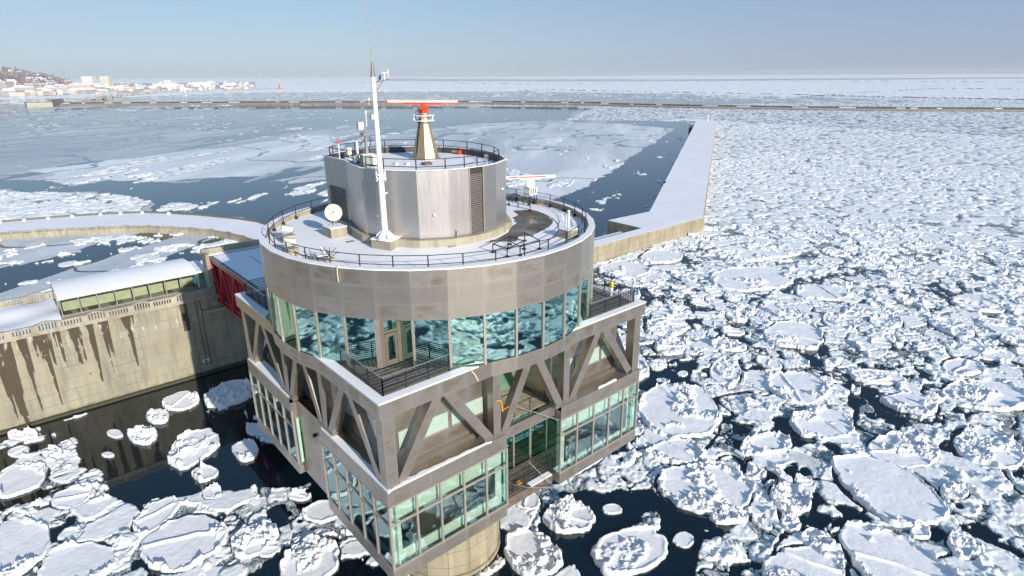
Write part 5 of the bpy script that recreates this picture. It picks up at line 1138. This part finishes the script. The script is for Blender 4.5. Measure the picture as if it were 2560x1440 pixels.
while len(extra)<225 and tries<14000:
    tries+=1; a=R(41+rg.uniform(-42,43)); d=38+ (rg.random()**.75)*150; x,y=CAM.x+d*math.sin(a),CAM.y+d*math.cos(a)
    if y>47.5 and x<126: continue
    sz=rg.uniform(.9,2.4) if rg.random()<.45 else rg.uniform(2.4,4.6)
    if any(math.hypot(x-f[0],y-f[1])<sz+max(f[2],f[3])*.95 for f in FL): continue
    c=cover(np.array([[x]]),np.array([[y]]))[0][0,0]
    if c<.5 or math.hypot(x,y)<7+sz: continue
    f=(x,y,sz*rg.uniform(1,1.25),sz*rg.uniform(.65,1),rg.uniform(0,PI)); FL.append(f); extra.append(f)
def make_floe(ax,ay,rot,seed,detail,flat=.5,ox=0,oy=0):
    r_=np.random.RandomState(seed); nseg=max(40,int(detail*92)); nr=max(14,int(detail*34))
    k=r_.randint(6,10); an=np.sort((np.arange(k)+r_.uniform(-.3,.3,k))/k*2*PI); ra=r_.uniform(.84,1.12,k)
    P=np.stack([ra*np.cos(an),ra*np.sin(an)],1)
    for _ in range(2):
        Q=np.roll(P,-1,0); P=np.stack([P*.75+Q*.25,P*.25+Q*.75],1).reshape(-1,2)
    pa=np.arctan2(P[:,1],P[:,0]); pr=np.hypot(P[:,0],P[:,1]); o=np.argsort(pa); pa=pa[o]; pr=pr[o]
    th=np.linspace(-PI,PI,nseg,endpoint=False); rr=np.interp(th,np.r_[pa-2*PI,pa,pa+2*PI],np.r_[pr,pr,pr])
    rr=rr*(1+.16*(fbm(np.cos(th)*3+seed,np.sin(th)*3,seed,2)-.5)+.12*(fbm(np.cos(th)*9+seed,np.sin(th)*9,seed+2,3)-.5))
    S=np.r_[np.linspace(.0,1,nr)**.8,1.012,1.03]; SS,TT=np.meshgrid(S,np.arange(nseg),indexing='ij')
    X=SS*rr[TT]*np.cos(th[TT])*ax; Y=SS*rr[TT]*np.sin(th[TT])*ay; m=min(ax,ay)
    edge=(1-np.minimum(SS,1))*m
    z=.20+.035*m+.13*np.exp(-((edge-.16)/.15)**2)*np.clip(3*(fbm(X*.5+seed,Y*.5,seed+1,3)-.33),0,1)+.16*(fbm(X*.35+seed,Y*.35,seed+4,4)-.5)
    rub=sst(.5,.56,fbm(X*.28+seed*3,Y*.28,seed+7,3)-flat*.12+.18*np.exp(-edge/.45))
    z=z+rub*(slabs(X+seed,Y,.75,seed+11,.34)+slabs(X+seed,Y,1.7,seed+12,.22)+slabs(X,Y,3.4,seed+13,.11)+.06*(fbm(X*3,Y*3,seed+15,3)-.5))+.03*(fbm(X*3,Y*3,seed+5,3)-.5)
    ridge=np.abs((X*math.cos(seed)+Y*math.sin(seed))/m-r_.uniform(-.4,.4)+.35*(fbm(X*.3,Y*.3,seed+6,3)-.5)); z=z+.20*np.exp(-(ridge/.05)**2)*(edge>.3)*(r_.rand()<.5)
    z[-3]*=.8; z[-2]=z[-3]*.45; z[-1]=-.25
    c,s=math.cos(rot),math.sin(rot); Xw=X*c-Y*s; Yw=X*s+Y*c
    n0,n1=SS.shape; V=np.stack([Xw,Yw,z],-1).reshape(-1,3); idx=np.arange(n0*n1).reshape(n0,n1); nx=np.roll(idx,-1,1)
    F=np.stack([idx[1:-1],idx[2:],nx[2:],nx[1:-1]],-1).reshape(-1,4); T3=np.stack([idx[0],idx[1],nx[1]],-1)
    # collapse centre
    me=bpy.data.meshes.new('ice_floe'); me.vertices.add(len(V)); me.vertices.foreach_set('co',V.astype(np.float32).ravel())
    nl=len(F)*4+len(T3)*3; me.loops.add(nl); me.loops.foreach_set('vertex_index',np.r_[F.ravel(),T3.ravel()].astype(np.int32)); me.polygons.add(len(F)+len(T3))
    ls=np.r_[np.arange(len(F))*4,len(F)*4+np.arange(len(T3))*3]; me.polygons.foreach_set('loop_start',ls.astype(np.int32)); 
    me.update(calc_edges=True); me.validate(); me.materials.append(M['floe']); return me
GRP='floes adrift among the brash ice'
for k,row in enumerate(PICKED):
    x,y,ax,ay,ro,lab=row[:6]; fl=row[6] if len(row)>6 else .5
    o=bpy.data.objects.new('ice_floe',make_floe(ax,ay,ro,300+k,max(.8,min(2.2,ax/2.4)),max(-.1,fl+.15))); SC.collection.objects.link(o); o.location=(x,y,0); tag(o,lab,'ice floe',GRP)
prot=[make_floe(1.0*q,.8*q,0,500+k,1.0,(.4,1.0,.8)[k%3]) for k,q in enumerate((1.3,1.5,1.7,1.9,1.4,1.6,2.6,3.0,3.4))]
for k,(x,y,ax,ay,ro) in enumerate(extra):
    j=k%6 if ax<2.6 else 6+k%3; q=(1.3,1.5,1.7,1.9,1.4,1.6,2.6,3.0,3.4)[j]
    o=bpy.data.objects.new('ice_floe',prot[j]); SC.collection.objects.link(o); o.location=(x,y,0); o.rotation_euler[2]=ro; o.scale=(ax/q,ay/(.8*q),.9)
    side='left of the tower' if x<-6 else ('behind the tower' if y>30 and x<60 else 'right of the tower')
    tag(o,('small rugged ice floe in loose brash ice ' if ax<2.6 else 'middling snow-topped ice floe in loose brash ice ')+side,'ice floe','%s ice floes %s'%('small' if ax<2.6 else 'middling',side))
def mesh_from(vs,fs,name,m,label):
    V=np.concatenate(vs); F=np.concatenate(fs); me=bpy.data.meshes.new(name); me.vertices.add(len(V)); me.vertices.foreach_set('co',V.astype(np.float32).ravel()); me.loops.add(F.size); me.loops.foreach_set('vertex_index',F.ravel().astype(np.int32)); me.polygons.add(len(F)); me.polygons.foreach_set('loop_start',(np.arange(len(F))*4).astype(np.int32)); me.update(calc_edges=True)
    me.materials.append(M[m]); o=bpy.data.objects.new(name,me); SC.collection.objects.link(o); tag(o,label,'ice',kind='stuff'); print(name,len(V),len(F)); return o
vi=[];fi=[];vt=[];ft=[];fv=[];ni=0;nt_c=0
TL=tiles(); print('tiles',len(TL))
for (x0,y0,s) in TL:
    res=s/NC; g=np.arange(NC+1)*res; X,Y=np.meshgrid(x0+g,y0+g,indexing='ij')
    if res<1: jx=(hsh((X/res).astype(np.int64),(Y/res).astype(np.int64),1)-.5)*res*.5; X=X+0*jx
    h,t,cf=field(X.astype(np.float64),Y.astype(np.float64),res)
    idx=np.arange((NC+1)**2).reshape(NC+1,NC+1); q=np.stack([idx[:-1,:-1],idx[1:,:-1],idx[1:,1:],idx[:-1,1:]],-1).reshape(-1,4)
    hf=h.ravel(); k=(hf[q].max(1)>.0)
    if res>=2.2: k=(hf[q].mean(1)>.0)
    if res>1: hf=np.maximum(hf,-.02)
    if k.any():
        used=np.unique(q[k]); mp=np.full((NC+1)**2,-1); mp[used]=np.arange(len(used)); vi.append(np.stack([X.ravel()[used],Y.ravel()[used],hf[used]],1)); fi.append(mp[q[k]]+ni); ni+=len(used)
    tf=t.ravel(); k=tf[q].all(1)
    if k.any():
        used=np.unique(q[k]); mp=np.full((NC+1)**2,-1); mp[used]=np.arange(len(used)); vt.append(np.stack([X.ravel()[used],Y.ravel()[used],np.full(len(used),.012+min(.4,res*.01))],1)); fv.append(cf.ravel()[used]); ft.append(mp[q[k]]+nt_c); nt_c+=len(used)
mesh_from(vi,fi,'pack_ice','ice','jammed white pack ice and brash covering the sea')
to=mesh_from(vt,ft,'thin_ice_sheet','thin','smooth thin grey ice skin on the harbour water')
at=to.data.attributes.new('frost','FLOAT','POINT'); at.data.foreach_set('value',np.concatenate(fv).astype(np.float32))

# ================================================================ sea air
hb=MB(); hb.box(-9000,30000,-9000,30500,-9,160); ho=hb.build('haze','snow'); ho.data.materials.clear()
hm=bpy.data.materials.new('thin_sea_haze'); hm.use_nodes=True; hn=hm.node_tree.nodes; hn.remove(hn['Principled BSDF']); pv=hn.new('ShaderNodeVolumePrincipled'); pv.inputs['Color'].default_value=(.90,.95,1,1); pv.inputs['Density'].default_value=.00003; pv.inputs['Anisotropy'].default_value=0.0
hm.node_tree.links.new(pv.outputs[0],hn['Material Output'].inputs['Volume']); ho.data.materials.append(hm); tag(ho,kind='stuff'); ho['label']='thin pale sea haze'
